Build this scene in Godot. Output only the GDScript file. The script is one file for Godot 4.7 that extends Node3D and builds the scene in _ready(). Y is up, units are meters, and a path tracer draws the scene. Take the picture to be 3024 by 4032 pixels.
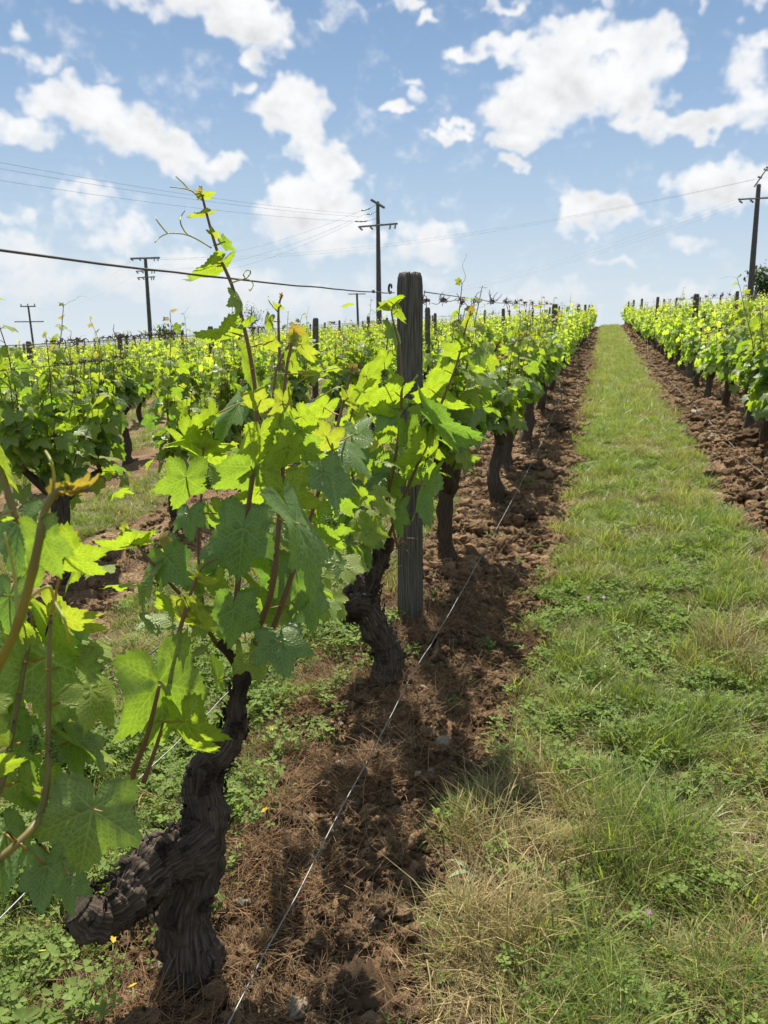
extends Node3D

const EXPOSURE := 1.82
const SKY_SHOWN := 1.76    # the sky's radiance is its look in the photograph over this
const RISE := 0.04541      # the ground climbs along the rows
const CROSS := 0.05941     # and falls away across them
const ROW0 := -0.79        # the row with the tall weathered post
const PITCH := 2.1         # distance between rows
const CREST := 52.0

var rng := RandomNumberGenerator.new()
var M := {}
var nz := FastNoiseLite.new()
var nf := FastNoiseLite.new()
var nc := FastNoiseLite.new()
var used := {}
var plates := FastNoiseLite.new()


class Geo:
	var v := PackedVector3Array()
	var uv := PackedVector2Array()
	var c := PackedColorArray()
	var i := PackedInt32Array()
	var tint := Color(1, 1, 1)

	func quad(a: int, b: int, d: int, e: int) -> void:
		i.append_array(PackedInt32Array([a, b, d, a, d, e]))

	func add(xf: Transform3D, pv: PackedVector3Array, puv: PackedVector2Array, pi: PackedInt32Array) -> void:
		var o := v.size()
		v.append_array(xf * pv)
		uv.append_array(puv)
		for k in pi:
			i.append(k + o)
		var cc := PackedColorArray()
		cc.resize(pv.size())
		cc.fill(tint)
		c.append_array(cc)

	func vert(p: Vector3, t: Vector2) -> void:
		v.append(p)
		uv.append(t)
		c.append(tint)

	func box(xf: Transform3D, s: Vector3) -> void:
		for f in [[Vector3(1, 0, 0), Vector3(0, 1, 0)], [Vector3(0, 1, 0), Vector3(0, 0, 1)], [Vector3(0, 0, 1), Vector3(1, 0, 0)]]:
			for sg in [-1.0, 1.0]:
				var a: Vector3 = f[0]
				var b: Vector3 = f[1]
				var n: Vector3 = a.cross(b) * sg
				var o := v.size()
				for q in [[-1, -1], [1, -1], [1, 1], [-1, 1]]:
					vert(xf * ((n + a * q[0] + b * q[1]) * s * 0.5), Vector2(q[0], q[1]) * 0.5)
				if sg < 0:
					quad(o, o + 1, o + 2, o + 3)
				else:
					quad(o, o + 3, o + 2, o + 1)

	# a tube along pts; rough > 0 pushes the skin in and out with the noise
	func tube(pts: Array, rad: Array, sides: int, rough := 0.0, noise: FastNoiseLite = null, capped := true, cracks: FastNoiseLite = null) -> void:
		var n := pts.size()
		var d: Vector3 = (pts[1] - pts[0]).normalized()
		var x := d.cross(Vector3(0.31, 0.22, 0.93)).normalized()
		var o := v.size()
		var along := 0.0
		for k in n:
			var p: Vector3 = pts[k]
			var dn: Vector3 = ((pts[mini(k + 1, n - 1)] as Vector3) - (pts[maxi(k - 1, 0)] as Vector3)).normalized()
			x = (x - dn * x.dot(dn)).normalized()
			var y := dn.cross(x)
			if k > 0:
				along += p.distance_to(pts[k - 1])
			for s in sides + 1:
				var a := TAU * (s % sides) / sides
				var dir := x * cos(a) + y * sin(a)
				var r: float = rad[k]
				if noise:
					var q := p + dir * r
					var w := noise.get_noise_3d(q.x * 1.0, q.y * 0.30, q.z * 1.0)
					var lump := noise.get_noise_3d(q.x * 0.34 + 9.0, q.y * 0.34, q.z * 0.34)
					var fib := absf(noise.get_noise_3d(q.x * 3.2, q.y * 0.7, q.z * 3.2 + 4.0))
					r *= 1.0 + rough * (w * 0.8 + 1.2 * lump - (0.25 if cracks else 0.55) * fib)
					if cracks:
						var e := cracks.get_noise_3d(q.x + 0.3 * w * 0.05, q.y * 0.42, q.z)
						r *= 0.93 + 0.11 * smoothstep(-0.98, -0.45, e)
				vert(p + dir * r, Vector2(float(s) / sides, along))
		for k in n - 1:
			for s in sides:
				var a := o + k * (sides + 1) + s
				quad(a, a + sides + 1, a + sides + 2, a + 1)
		if capped:
			for e in [0, n - 1]:
				var mid := v.size()
				vert(pts[e], Vector2(0.5, 0.0))
				for s in sides:
					var a: int = o + e * (sides + 1) + s
					if e == 0:
						i.append_array(PackedInt32Array([mid, a, a + 1]))
					else:
						i.append_array(PackedInt32Array([mid, a + 1, a]))

	func mesh() -> ArrayMesh:
		var arr := []
		arr.resize(Mesh.ARRAY_MAX)
		arr[Mesh.ARRAY_VERTEX] = v
		arr[Mesh.ARRAY_TEX_UV] = uv
		arr[Mesh.ARRAY_COLOR] = c
		arr[Mesh.ARRAY_INDEX] = i
		var st := SurfaceTool.new()
		st.create_from_arrays(arr)
		st.generate_normals()
		return st.commit()


# ---------------------------------------------------------------- naming and nodes
func numbered(called: String) -> String:
	var k: int = used.get(called, 0)
	used[called] = k + 1
	return called if k == 0 else "%s_%03d" % [called, k]

func part(called: String, mesh: Mesh, mat: Material, parent: Node3D, xf := Transform3D()) -> MeshInstance3D:
	var o := MeshInstance3D.new()
	o.name = called
	o.mesh = mesh
	o.material_override = mat
	o.transform = xf
	parent.add_child(o, true)
	return o

func thing(called: String, label: String, category: String, at: Vector3, group := "") -> Node3D:
	var o := Node3D.new()
	o.name = numbered(called)
	add_child(o)
	o.position = at
	tag(o, label, category, group)
	return o

func single(called: String, label: String, category: String, mesh: Mesh, mat: Material, xf := Transform3D(), group := "") -> MeshInstance3D:
	var o := part(numbered(called), mesh, mat, self, xf)
	tag(o, label, category, group)
	return o

func tag(o: Node, label: String, category: String, group := "") -> void:
	o.set_meta("label", label)
	o.set_meta("category", category)
	if group != "":
		o.set_meta("group", group)

func scatter(called: String, label: String, category: String, mesh: Mesh, mat: Material, xfs: Array, cols: PackedColorArray) -> void:
	var mm := MultiMesh.new()
	mm.transform_format = MultiMesh.TRANSFORM_3D
	mm.use_colors = cols.size() > 0
	mm.mesh = mesh
	mm.instance_count = xfs.size()
	for k in xfs.size():
		mm.set_instance_transform(k, xfs[k])
		if cols.size() > 0:
			mm.set_instance_color(k, cols[k])
	var o := MultiMeshInstance3D.new()
	o.name = numbered(called)
	o.multimesh = mm
	o.material_override = mat
	add_child(o)
	tag(o, label, category)
	o.set_meta("kind", "stuff")

func ordinal(k: int) -> String:
	var small := ["", "first", "second", "third", "fourth", "fifth", "sixth", "seventh", "eighth", "ninth", "tenth", "eleventh", "twelfth", "thirteenth", "fourteenth", "fifteenth", "sixteenth", "seventeenth", "eighteenth", "nineteenth"]
	if k < 20:
		return small[k]
	var tens := ["", "", "twent", "thirt", "fort", "fift", "sixt"]
	return tens[k / 10] + "ieth" if k % 10 == 0 else tens[k / 10] + "y-" + small[k % 10]


# ---------------------------------------------------------------- the lie of the land
func base_y(x: float, z: float) -> float:
	var s := -z
	var y := RISE * minf(s, CREST)
	if s > CREST:
		var t1 := minf(s - CREST, 23.8)
		y += RISE * t1 - 0.002 * t1 * t1
		y -= 0.05 * clampf(s - CREST - 23.8, 0.0, 110.0)
	if s < -6.0:
		y = RISE * -6.0
	return y + CROSS * clampf(x, -75.0, 30.0)

func row_x(row: int) -> float:
	return ROW0 + PITCH * row + (0.09 if row > 0 else 0.0)

func row_u(x: float) -> float:
	if x > 0.3:
		x -= 0.09
	return fposmod(x - ROW0 + PITCH * 0.5, PITCH) - PITCH * 0.5

# 1 on ploughed soil along the vines, 0 on the grass between the rows
func soil_at(x: float, z: float) -> float:
	var u := row_u(x) + nz.get_noise_2d(x * 3.0, z * 3.0) * 0.16 + nf.get_noise_2d(x * 1.3, z * 1.3) * 0.07
	var lo := -0.56
	var hi := 0.61
	if x < ROW0 and x > ROW0 - 1.0 and z > -6.0:
		lo = -0.16
	if x < 0.0 and z > -2.4:
		hi = 0.47
	return smoothstep(lo - 0.05, lo + 0.05, u) * (1.0 - smoothstep(hi - 0.05, hi + 0.05, u))

func gy(x: float, z: float) -> float:
	var y := base_y(x, z)
	if z < -60.0 or z > 6.0:
		return y
	var u := row_u(x)
	var so := soil_at(x, z)
	y += 0.05 * exp(-u * u * 9.0) - 0.025
	y += so * (0.040 * nz.get_noise_2d(x * 4.0, z * 4.0) + 0.085 * absf(nz.get_noise_2d(x * 10.0 + 50.0, z * 10.0)) + 0.035 * absf(nf.get_noise_2d(x * 0.9, z * 0.9)) + 0.016 * nf.get_noise_2d(x * 2.2, z * 2.2) - 0.030)
	y += (1.0 - so) * (0.018 * nz.get_noise_2d(x * 2.0 + 7.0, z * 2.0) + 0.012)
	return y
const HERO_BASE := [[-0.8, -0.05, 0.06], [-0.762, 0.016, -1.356], [-0.72, 0.082, -2.749]]
const HERO_SHOOTS := [
	[1, 0.0065, 0.0022, 0.034, 0.682, -0.173, 0.03, 0.768, -0.18, 0.041, 0.896, -0.199, 0.053, 1.031, -0.23, 0.06, 1.156, -0.259, 0.052, 1.263, -0.268, 0.03, 1.373, -0.275, 0.005, 1.458, -0.276, -0.022, 1.523, -0.272, -0.041, 1.592, -0.271, -0.052, 1.644, -0.268],
	[1, 0.0072, 0.0025, 0.067, 0.657, -0.177, 0.102, 0.765, -0.145, 0.138, 0.852, -0.13, 0.152, 0.994, -0.143, 0.154, 1.103, -0.166, 0.145, 1.211, -0.197, 0.144, 1.293, -0.225, 0.149, 1.344, -0.247],
	[1, 0.0065, 0.0022, 0.075, 0.669, -0.202, 0.122, 0.771, -0.194, 0.161, 0.887, -0.207, 0.188, 1.012, -0.262, 0.21, 1.125, -0.312, 0.224, 1.221, -0.357, 0.237, 1.29, -0.375],
	[1, 0.005, 0.002, 0.044, 1.07, -0.3, 0.066, 1.152, -0.301, 0.074, 1.221, -0.318, 0.072, 1.29, -0.353, 0.101, 1.36, -0.396],
	[1, 0.005, 0.0015, 0.061, 0.76, 0.162, 0.07, 0.819, 0.147, 0.084, 0.882, 0.13, 0.096, 0.926, 0.118, 0.111, 0.959, 0.107, 0.134, 0.972, 0.099],
	[1, 0.005, 0.002, -0.007, 0.701, -0.166, -0.021, 0.784, -0.117, -0.036, 0.834, -0.081, -0.064, 0.895, -0.044, -0.096, 0.949, -0.026, -0.119, 0.98, -0.027],
	[1, 0.0065, 0.003, 0.011, 0.469, 0.215, 0.02, 0.602, 0.227, 0.052, 0.689, 0.222, 0.078, 0.781, 0.217],
	[1, 0.0045, 0.002, 0.029, 0.591, 0.206, 0.048, 0.654, 0.188, 0.057, 0.694, 0.177],
	[1, 0.0045, 0.002, 0.121, 0.949, -0.21, 0.047, 1.066, -0.405, 0.02, 1.275, -0.494, 0.012, 1.379, -0.514, 0.01, 1.426, -0.524, 0.016, 1.452, -0.531],
	[1, 0.004, 0.002, -0.103, 0.719, -0.293, -0.133, 0.872, -0.338, -0.131, 1.0, -0.365, -0.132, 1.106, -0.387, -0.129, 1.165, -0.401],
	[2, 0.0065, 0.002, -0.05, 0.58, -0.07, -0.007, 0.722, -0.058, 0.029, 0.892, -0.051, 0.043, 1.054, -0.067, 0.039, 1.23, -0.082, 0.019, 1.309, -0.093, -0.001, 1.388, -0.105, 0.024, 1.429, -0.141],
	[2, 0.0065, 0.002, -0.015, 0.547, -0.072, 0.072, 0.764, -0.035, 0.132, 0.9, -0.016, 0.19, 1.06, -0.023, 0.237, 1.2, -0.064, 0.26, 1.316, -0.095, 0.275, 1.383, -0.113],
	[2, 0.005, 0.002, -0.082, 0.552, -0.108, -0.127, 0.746, -0.084, -0.172, 0.912, -0.108, -0.145, 1.095, -0.153, -0.133, 1.245, -0.188],
	[2, 0.005, 0.002, -0.061, 0.54, -0.164, -0.073, 0.725, -0.221, -0.13, 0.947, -0.284, -0.11, 1.172, -0.39, -0.092, 1.314, -0.424],
	[0, 0.0046, 0.0026, 0.219, 1.022, -0.672, 0.284, 1.112, -0.645, 0.327, 1.162, -0.624, 0.357, 1.213, -0.611, 0.369, 1.249, -0.611, 0.372, 1.271, -0.617, 0.38, 1.284, -0.622, 0.39, 1.287, -0.625],
	[0, 0.005, 0.003, 0.153, 1.201, -0.851, 0.144, 1.222, -0.853, 0.131, 1.259, -0.857, 0.096, 1.319, -0.861],
	[0, 0.0055, 0.0025, 0.088, 0.761, -0.794, 0.118, 0.787, -0.86, 0.106, 0.807, -0.914, 0.092, 0.895, -0.95, 0.089, 0.982, -0.967, 0.076, 1.032, -0.995],
	[0, 0.005, 0.0025, 0.051, 0.758, -0.836, 0.047, 0.819, -0.901, 0.027, 0.882, -0.961, 0.007, 0.966, -1.027, 0.001, 1.019, -1.057],
]
const HERO_WOOD := [
	["trunk", 1, -0.017, -0.073, -0.001, 0.08, -0.021, -0.007, -0.003, 0.07, -0.033, 0.083, -0.014, 0.068, -0.033, 0.161, -0.03, 0.062, -0.019, 0.235, -0.055, 0.05, -0.007, 0.312, -0.074, 0.048, -0.01, 0.371, -0.085, 0.045, -0.021, 0.416, -0.097, 0.042, -0.017, 0.455, -0.112, 0.038, 0.015, 0.485, -0.137, 0.034, 0.032, 0.526, -0.155, 0.027, 0.032, 0.573, -0.165, 0.02, 0.037, 0.618, -0.181, 0.018, 0.029, 0.66, -0.188, 0.0165],
	["arm", 1, -0.007, 0.318, -0.065, 0.05, -0.028, 0.304, -0.014, 0.056, -0.059, 0.299, 0.037, 0.056, -0.081, 0.288, 0.088, 0.053, -0.097, 0.272, 0.138, 0.05, -0.118, 0.276, 0.174, 0.045, -0.14, 0.303, 0.185, 0.034],
	["spur", 1, 0.031, 0.65, -0.187, 0.017, 0.014, 0.683, -0.178, 0.014, -0.005, 0.708, -0.168, 0.012],
	["spur", 1, 0.038, 0.625, -0.183, 0.016, 0.06, 0.648, -0.194, 0.014, 0.069, 0.668, -0.19, 0.011],
	["trunk", 2, -0.009, -0.077, -0.006, 0.08, -0.007, 0.011, -0.014, 0.064, 0.004, 0.113, -0.038, 0.058, -0.013, 0.18, -0.048, 0.056, -0.054, 0.26, -0.044, 0.058, -0.081, 0.322, -0.039, 0.062, -0.091, 0.38, -0.049, 0.058, -0.057, 0.439, -0.07, 0.04, -0.037, 0.486, -0.085, 0.034, -0.03, 0.534, -0.086, 0.026],
	["arm", 2, -0.078, 0.325, -0.03, 0.055, -0.122, 0.334, 0.001, 0.05, -0.152, 0.324, 0.032, 0.04, -0.164, 0.308, 0.049, 0.026],
	["spur", 2, -0.037, 0.486, -0.085, 0.024, -0.053, 0.542, -0.082, 0.017, -0.054, 0.588, -0.071, 0.012],
	["spur", 2, -0.031, 0.515, -0.093, 0.022, -0.002, 0.539, -0.074, 0.016, 0.011, 0.577, -0.064, 0.011],
]
const HERO_LEAVES := [
	[1, 0, 1, 0.057, 0.77, 0.182, 0.009, -0.141, -0.013, 0.891, 0.014, 0.454, 0.83, 0.061, 0.76, 0.162],
	[1, 1, 2, 0.094, 0.694, 0.168, 0.019, -0.098, -0.033, -0.128, -0.343, 0.93, 0.76, 0.057, 0.694, 0.177],
	[1, 2, 0, -0.043, 0.93, -0.036, 0.051, -0.043, 0.033, -0.254, 0.374, 0.892, 0.88, -0.07, 0.906, -0.041],
	[1, 3, 1, -0.042, 1.071, -0.129, -0.02, -0.079, -0.003, 0.748, -0.206, 0.631, 0.92, -0.097, 1.04, -0.277],
	[1, 4, 0, 0.076, 0.972, -0.14, -0.007, -0.102, 0.035, -0.025, 0.324, 0.946, 0.91, 0.046, 0.95, -0.212],
	[1, 5, 0, 0.089, 0.829, -0.049, 0.002, -0.074, 0.023, 0.779, 0.209, 0.591, 0.93, 0.033, 0.793, -0.183],
	[1, 0, 3, 0.094, 0.882, 0.128, 0.017, -0.061, -0.026, -0.134, -0.414, 0.9, 0.76, 0.084, 0.882, 0.13],
	[1, 1, 3, 0.086, 0.871, 0.122, -0.004, 0.035, 0.024, -0.111, -0.573, 0.812, 0.76, 0.081, 0.87, 0.134],
	[1, 2, 3, 0.109, 0.937, 0.112, 0.022, -0.019, -0.021, 0.071, -0.7, 0.711, 0.76, 0.102, 0.939, 0.114],
	[1, 3, 2, -0.102, 0.958, -0.006, -0.069, -0.045, -0.009, 0.472, -0.794, 0.382, 0.76, -0.1, 0.955, -0.026],
	[1, 4, 1, -0.084, 0.889, -0.038, -0.024, -0.069, 0.013, -0.642, 0.357, 0.678, 0.76, -0.064, 0.895, -0.044],
	[1, 5, 3, -0.096, 0.962, -0.029, 0.031, 0.014, 0.011, 0.106, -0.739, 0.666, 0.8, -0.1, 0.955, -0.026],
	[1, 0, 3, -0.124, 0.985, -0.026, -0.003, 0.01, 0.005, 0.63, -0.185, 0.755, 1.04, -0.119, 0.98, -0.027],
	[1, 1, 2, 0.013, 1.36, -0.247, -0.08, -0.048, -0.015, 0.487, -0.86, 0.153, 0.76, 0.035, 1.351, -0.274],
	[1, 2, 2, -0.023, 1.494, -0.265, -0.063, -0.05, -0.014, 0.614, -0.787, 0.054, 0.76, -0.011, 1.497, -0.273],
	[1, 3, 1, 0.022, 1.429, -0.264, 0.016, -0.038, 0.016, 0.9, 0.427, 0.084, 0.76, 0.015, 1.424, -0.275],
	[1, 4, 3, -0.047, 1.6, -0.271, -0.042, -0.01, -0.008, 0.244, -0.969, -0.021, 0.76, -0.044, 1.602, -0.27],
	[1, 5, 3, -0.049, 1.636, -0.267, 0.028, 0.0, -0.005, 0.063, -0.939, 0.338, 0.76, -0.05, 1.634, -0.269],
	[1, 0, 4, -0.056, 1.642, -0.267, -0.018, 0.003, -0.004, -0.238, -0.905, 0.351, 0.76, -0.052, 1.644, -0.268],
	[1, 1, 3, -0.031, 1.561, -0.267, 0.011, -0.015, -0.013, -0.087, -0.691, 0.718, 0.76, -0.034, 1.564, -0.271],
	[1, 2, 1, -0.006, 1.543, -0.27, 0.017, -0.02, -0.003, -0.303, -0.388, 0.87, 0.76, -0.026, 1.537, -0.272],
	[1, 3, 4, -0.053, 1.648, -0.269, 0.004, 0.006, -0.002, 0.73, -0.254, 0.635, 0.95, -0.052, 1.644, -0.268],
	[1, 4, 3, 0.08, 1.222, -0.235, -0.049, -0.017, -0.009, 0.091, -0.662, 0.744, 0.83, 0.056, 1.22, -0.264],
	[1, 5, 2, 0.122, 1.162, -0.128, -0.014, -0.066, -0.019, 0.727, -0.325, 0.604, 0.89, 0.06, 1.156, -0.259],
	[1, 0, 3, 0.154, 1.226, -0.171, -0.015, -0.049, -0.014, 0.851, -0.365, 0.377, 0.76, 0.145, 1.228, -0.203],
	[1, 1, 3, 0.21, 1.144, -0.274, -0.038, -0.048, -0.012, 0.368, -0.48, 0.796, 0.84, 0.21, 1.125, -0.312],
	[1, 2, 1, 0.17, 1.155, -0.161, 0.055, -0.065, -0.029, -0.111, -0.477, 0.872, 0.76, 0.15, 1.146, -0.179],
	[1, 3, 0, 0.185, 1.112, -0.398, 0.096, -0.029, 0.034, 0.163, 0.931, 0.327, 0.76, 0.21, 1.125, -0.312],
	[1, 4, 0, 0.194, 1.124, -0.508, 0.009, -0.07, 0.093, -0.396, 0.716, 0.574, 0.76, 0.207, 1.125, -0.349],
	[1, 5, 2, 0.068, 1.242, -1.08, -0.045, -0.11, -0.03, 0.884, -0.416, 0.211, 0.76, 0.104, 1.247, -0.925],
	[1, 0, 0, 0.242, 1.019, -0.003, 0.074, -0.125, 0.022, 0.864, 0.503, -0.034, 0.76, 0.156, 0.995, -0.136],
	[1, 1, 0, 0.187, 0.775, -0.043, 0.026, -0.049, 0.042, 0.218, 0.696, 0.684, 1.09, 0.113, 0.736, -0.179],
	[1, 2, 0, 0.141, 0.852, -0.258, 0.018, -0.09, 0.024, 0.64, 0.316, 0.701, 0.88, 0.153, 0.864, -0.205],
	[1, 3, 2, 0.182, 1.059, -0.101, 0.002, -0.09, -0.029, -0.009, -0.31, 0.951, 0.86, 0.153, 1.059, -0.157],
	[1, 4, 2, 0.176, 1.137, -0.137, -0.034, -0.067, -0.016, 0.744, -0.487, 0.457, 0.77, 0.152, 1.125, -0.173],
	[1, 5, 0, 0.221, 1.079, -0.221, 0.047, -0.068, 0.051, 0.672, 0.682, 0.289, 0.77, 0.196, 1.057, -0.282],
	[1, 0, 2, -0.141, 1.142, -0.371, -0.08, -0.074, -0.016, 0.669, -0.737, 0.098, 0.76, -0.13, 1.141, -0.395],
	[1, 1, 2, -0.16, 1.108, -0.381, 0.063, -0.084, -0.066, -0.156, -0.684, 0.712, 0.76, -0.132, 1.106, -0.387],
	[1, 2, 1, 0.059, 1.084, -0.222, -0.063, -0.067, 0.031, 0.707, -0.393, 0.589, 0.76, 0.056, 1.081, -0.242],
	[1, 3, 0, -0.091, 0.975, -0.223, 0.011, -0.042, 0.035, 0.006, 0.639, 0.769, 0.94, -0.132, 0.949, -0.354],
	[1, 4, 0, -0.07, 1.198, -0.455, -0.04, -0.081, 0.061, -0.392, 0.669, 0.632, 0.76, -0.129, 1.165, -0.401],
	[1, 5, 2, -0.023, 1.287, -0.433, -0.003, -0.107, -0.038, -0.735, -0.207, 0.646, 0.76, 0.041, 1.285, -0.286],
	[1, 0, 3, 0.092, 1.341, -0.264, 0.008, -0.026, -0.014, 0.033, -0.467, 0.884, 0.83, 0.039, 1.329, -0.272],
	[1, 1, 4, 0.151, 1.365, -0.252, 0.021, -0.012, -0.003, -0.138, -0.429, 0.893, 0.86, 0.149, 1.344, -0.247],
	[1, 2, 3, 0.156, 1.344, -0.249, -0.01, 0.015, 0.012, 0.792, 0.059, 0.608, 0.84, 0.149, 1.344, -0.247],
	[1, 3, 3, 0.148, 1.335, -0.298, 0.007, -0.046, -0.02, -0.365, -0.423, 0.829, 0.76, 0.148, 1.334, -0.243],
	[1, 4, 2, 0.12, 1.301, -0.315, 0.002, -0.037, -0.015, -0.309, -0.371, 0.876, 0.76, 0.145, 1.303, -0.229],
	[1, 5, 4, 0.236, 1.284, -0.374, 0.019, -0.003, -0.002, 0.189, 0.509, 0.84, 0.86, 0.235, 1.276, -0.372],
	[1, 0, 3, 0.237, 1.223, -0.34, 0.009, -0.039, -0.017, -0.625, -0.427, 0.653, 0.76, 0.224, 1.221, -0.357],
	[1, 1, 2, -0.012, 1.394, -0.511, -0.012, -0.029, -0.008, -0.44, -0.072, 0.895, 0.76, 0.012, 1.388, -0.516],
	[1, 2, 3, 0.01, 1.421, -0.523, -0.009, 0.008, 0.017, 0.125, -0.867, 0.483, 0.76, 0.01, 1.417, -0.522],
	[1, 3, 4, 0.015, 1.448, -0.53, 0.003, 0.009, -0.002, 0.808, -0.206, 0.551, 0.84, 0.015, 1.447, -0.529],
	[1, 4, 3, 0.174, 1.277, -0.272, 0.026, 0.005, -0.005, 0.253, -0.825, 0.505, 0.76, 0.144, 1.277, -0.219],
	[1, 5, 1, -0.064, 0.572, -0.272, 0.002, 0.069, 0.005, 0.99, -0.013, -0.138, 0.76, 0.051, 0.646, -0.189],
	[1, 0, 1, 0.034, 0.879, -0.309, 0.02, -0.08, -0.014, -0.186, -0.21, 0.96, 0.76, 0.041, 0.896, -0.199],
	[1, 1, 0, -0.013, 0.913, -0.199, -0.019, -0.055, 0.039, -0.134, 0.603, 0.786, 0.84, 0.041, 0.896, -0.199],
	[1, 2, 0, 0.14, 0.776, -0.316, 0.041, -0.074, 0.014, 0.681, 0.478, 0.555, 0.83, 0.13, 0.794, -0.196],
	[1, 3, 1, 0.13, 0.919, -0.448, 0.032, -0.084, -0.018, -0.237, -0.292, 0.927, 0.81, 0.164, 0.95, -0.295],
	[1, 4, 1, 0.1, 0.766, -0.303, -0.057, -0.069, 0.004, -0.303, 0.303, 0.904, 0.79, 0.13, 0.794, -0.196],
	[1, 5, 2, 0.007, 1.003, -0.381, -0.067, -0.052, -0.012, 0.459, -0.715, 0.527, 0.76, 0.077, 1.019, -0.327],
	[1, 0, 2, 0.074, 1.167, -0.486, 0.027, -0.059, -0.033, -0.114, -0.528, 0.841, 0.76, 0.036, 1.15, -0.441],
	[1, 1, 2, -0.015, 1.074, -0.496, -0.049, -0.062, -0.014, -0.522, 0.232, 0.821, 0.76, 0.047, 1.066, -0.405],
	[1, 2, 2, 0.11, 1.185, -0.552, -0.046, -0.05, -0.013, 0.557, -0.646, 0.522, 0.76, 0.183, 1.184, -0.409],
	[1, 3, 2, 0.036, 1.245, -0.44, -0.034, -0.037, -0.009, -0.375, 0.113, 0.92, 0.76, 0.025, 1.234, -0.477],
	[1, 4, 1, -0.156, 1.052, -0.454, 0.04, -0.061, 0.025, 0.625, 0.612, 0.485, 0.8, -0.132, 1.064, -0.379],
	[1, 5, 1, 0.058, 0.654, -0.237, -0.033, -0.053, 0.013, -0.615, 0.531, 0.583, 0.76, 0.075, 0.669, -0.202],
	[1, 0, 1, -0.106, 0.941, -0.391, 0.038, -0.069, -0.021, -0.261, -0.405, 0.876, 0.76, -0.132, 0.949, -0.354],
	[1, 1, 2, -0.12, 1.165, -0.403, 0.022, 0.042, 0.011, 0.829, -0.499, 0.253, 0.76, -0.129, 1.165, -0.401],
	[1, 2, 4, -0.129, 1.165, -0.401, -0.016, 0.018, 0.009, 0.754, 0.396, 0.523, 0.77, -0.129, 1.165, -0.401],
	[1, 3, 3, -0.13, 1.111, -0.389, 0.018, -0.044, -0.025, -0.209, -0.54, 0.815, 0.76, -0.132, 1.106, -0.387],
	[2, 4, 2, 0.023, 1.109, -0.053, -0.098, -0.077, -0.024, 0.473, -0.745, 0.47, 0.76, 0.042, 1.089, -0.07],
	[2, 5, 0, 0.007, 1.049, -0.078, -0.05, -0.07, 0.059, -0.077, 0.673, 0.736, 0.76, 0.043, 1.054, -0.067],
	[2, 0, 2, 0.161, 1.12, -0.007, -0.066, -0.069, -0.02, 0.498, -0.651, 0.573, 0.76, 0.199, 1.088, -0.031],
	[2, 1, 2, 0.239, 1.249, -0.075, -0.071, -0.029, -0.017, 0.116, -0.697, 0.708, 0.76, 0.246, 1.246, -0.076],
	[2, 2, 0, 0.182, 1.028, 0.049, 0.124, -0.089, 0.128, -0.774, -0.472, 0.422, 0.76, 0.179, 1.028, -0.021],
	[2, 3, 2, 0.147, 0.926, -0.004, -0.04, -0.143, -0.038, 0.793, -0.357, 0.494, 0.76, 0.143, 0.932, -0.017],
	[2, 4, 0, 0.169, 0.803, 0.058, 0.015, -0.097, 0.135, -0.777, 0.467, 0.421, 0.76, 0.084, 0.791, -0.031],
	[2, 5, 2, -0.009, 1.417, -0.109, -0.064, -0.049, -0.017, 0.581, -0.804, 0.131, 0.76, 0.009, 1.404, -0.119],
	[2, 0, 2, 0.008, 1.387, -0.149, 0.014, -0.053, -0.026, -0.609, -0.472, 0.637, 0.76, 0.003, 1.372, -0.103],
	[2, 1, 1, 0.004, 1.322, -0.113, 0.029, -0.064, 0.028, 0.833, 0.492, 0.254, 0.76, 0.015, 1.325, -0.096],
	[2, 2, 3, -0.027, 1.404, -0.102, 0.015, -0.026, -0.018, -0.206, -0.632, 0.747, 0.77, -0.001, 1.388, -0.105],
	[2, 3, 0, -0.09, 0.935, -0.081, 0.033, -0.075, 0.057, 0.728, 0.587, 0.355, 0.8, -0.113, 0.908, -0.237],
	[2, 4, 2, -0.024, 1.021, -0.064, 0.05, -0.088, -0.054, -0.214, -0.598, 0.772, 0.76, 0.04, 1.022, -0.064],
	[2, 5, 1, 0.074, 0.976, -0.038, 0.018, -0.094, 0.005, 0.762, 0.181, 0.622, 0.76, 0.035, 0.957, -0.057],
	[2, 0, 0, -0.067, 0.788, -0.056, -0.02, -0.076, 0.128, -0.374, 0.824, 0.426, 0.76, -0.136, 0.779, -0.089],
	[2, 1, 1, -0.019, 0.804, -0.072, 0.046, -0.093, -0.003, -0.27, -0.167, 0.948, 0.78, 0.008, 0.79, -0.055],
	[2, 2, 0, -0.095, 0.683, 0.026, -0.028, -0.105, 0.042, -0.37, 0.428, 0.825, 0.76, -0.109, 0.668, -0.094],
	[2, 3, 0, -0.065, 0.615, 0.011, -0.004, -0.092, 0.087, -0.708, 0.5, 0.499, 0.76, -0.091, 0.591, -0.103],
	[2, 4, 1, -0.149, 0.846, -0.1, -0.046, -0.089, 0.0, 0.731, -0.374, 0.571, 0.78, -0.154, 0.846, -0.098],
	[2, 5, 0, -0.121, 0.571, 0.056, -0.018, -0.105, 0.039, -0.444, 0.375, 0.814, 0.76, -0.084, 0.553, -0.099],
	[2, 0, 1, -0.158, 0.683, 0.042, -0.052, -0.097, 0.022, 0.745, -0.257, 0.615, 0.77, -0.109, 0.668, -0.094],
	[2, 1, 0, 0.052, 0.703, 0.004, -0.006, -0.091, 0.031, -0.669, 0.278, 0.689, 0.76, 0.037, 0.677, -0.05],
	[2, 2, 2, 0.193, 1.087, -0.092, 0.061, -0.071, -0.057, -0.352, -0.748, 0.563, 0.76, 0.199, 1.088, -0.031],
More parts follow.
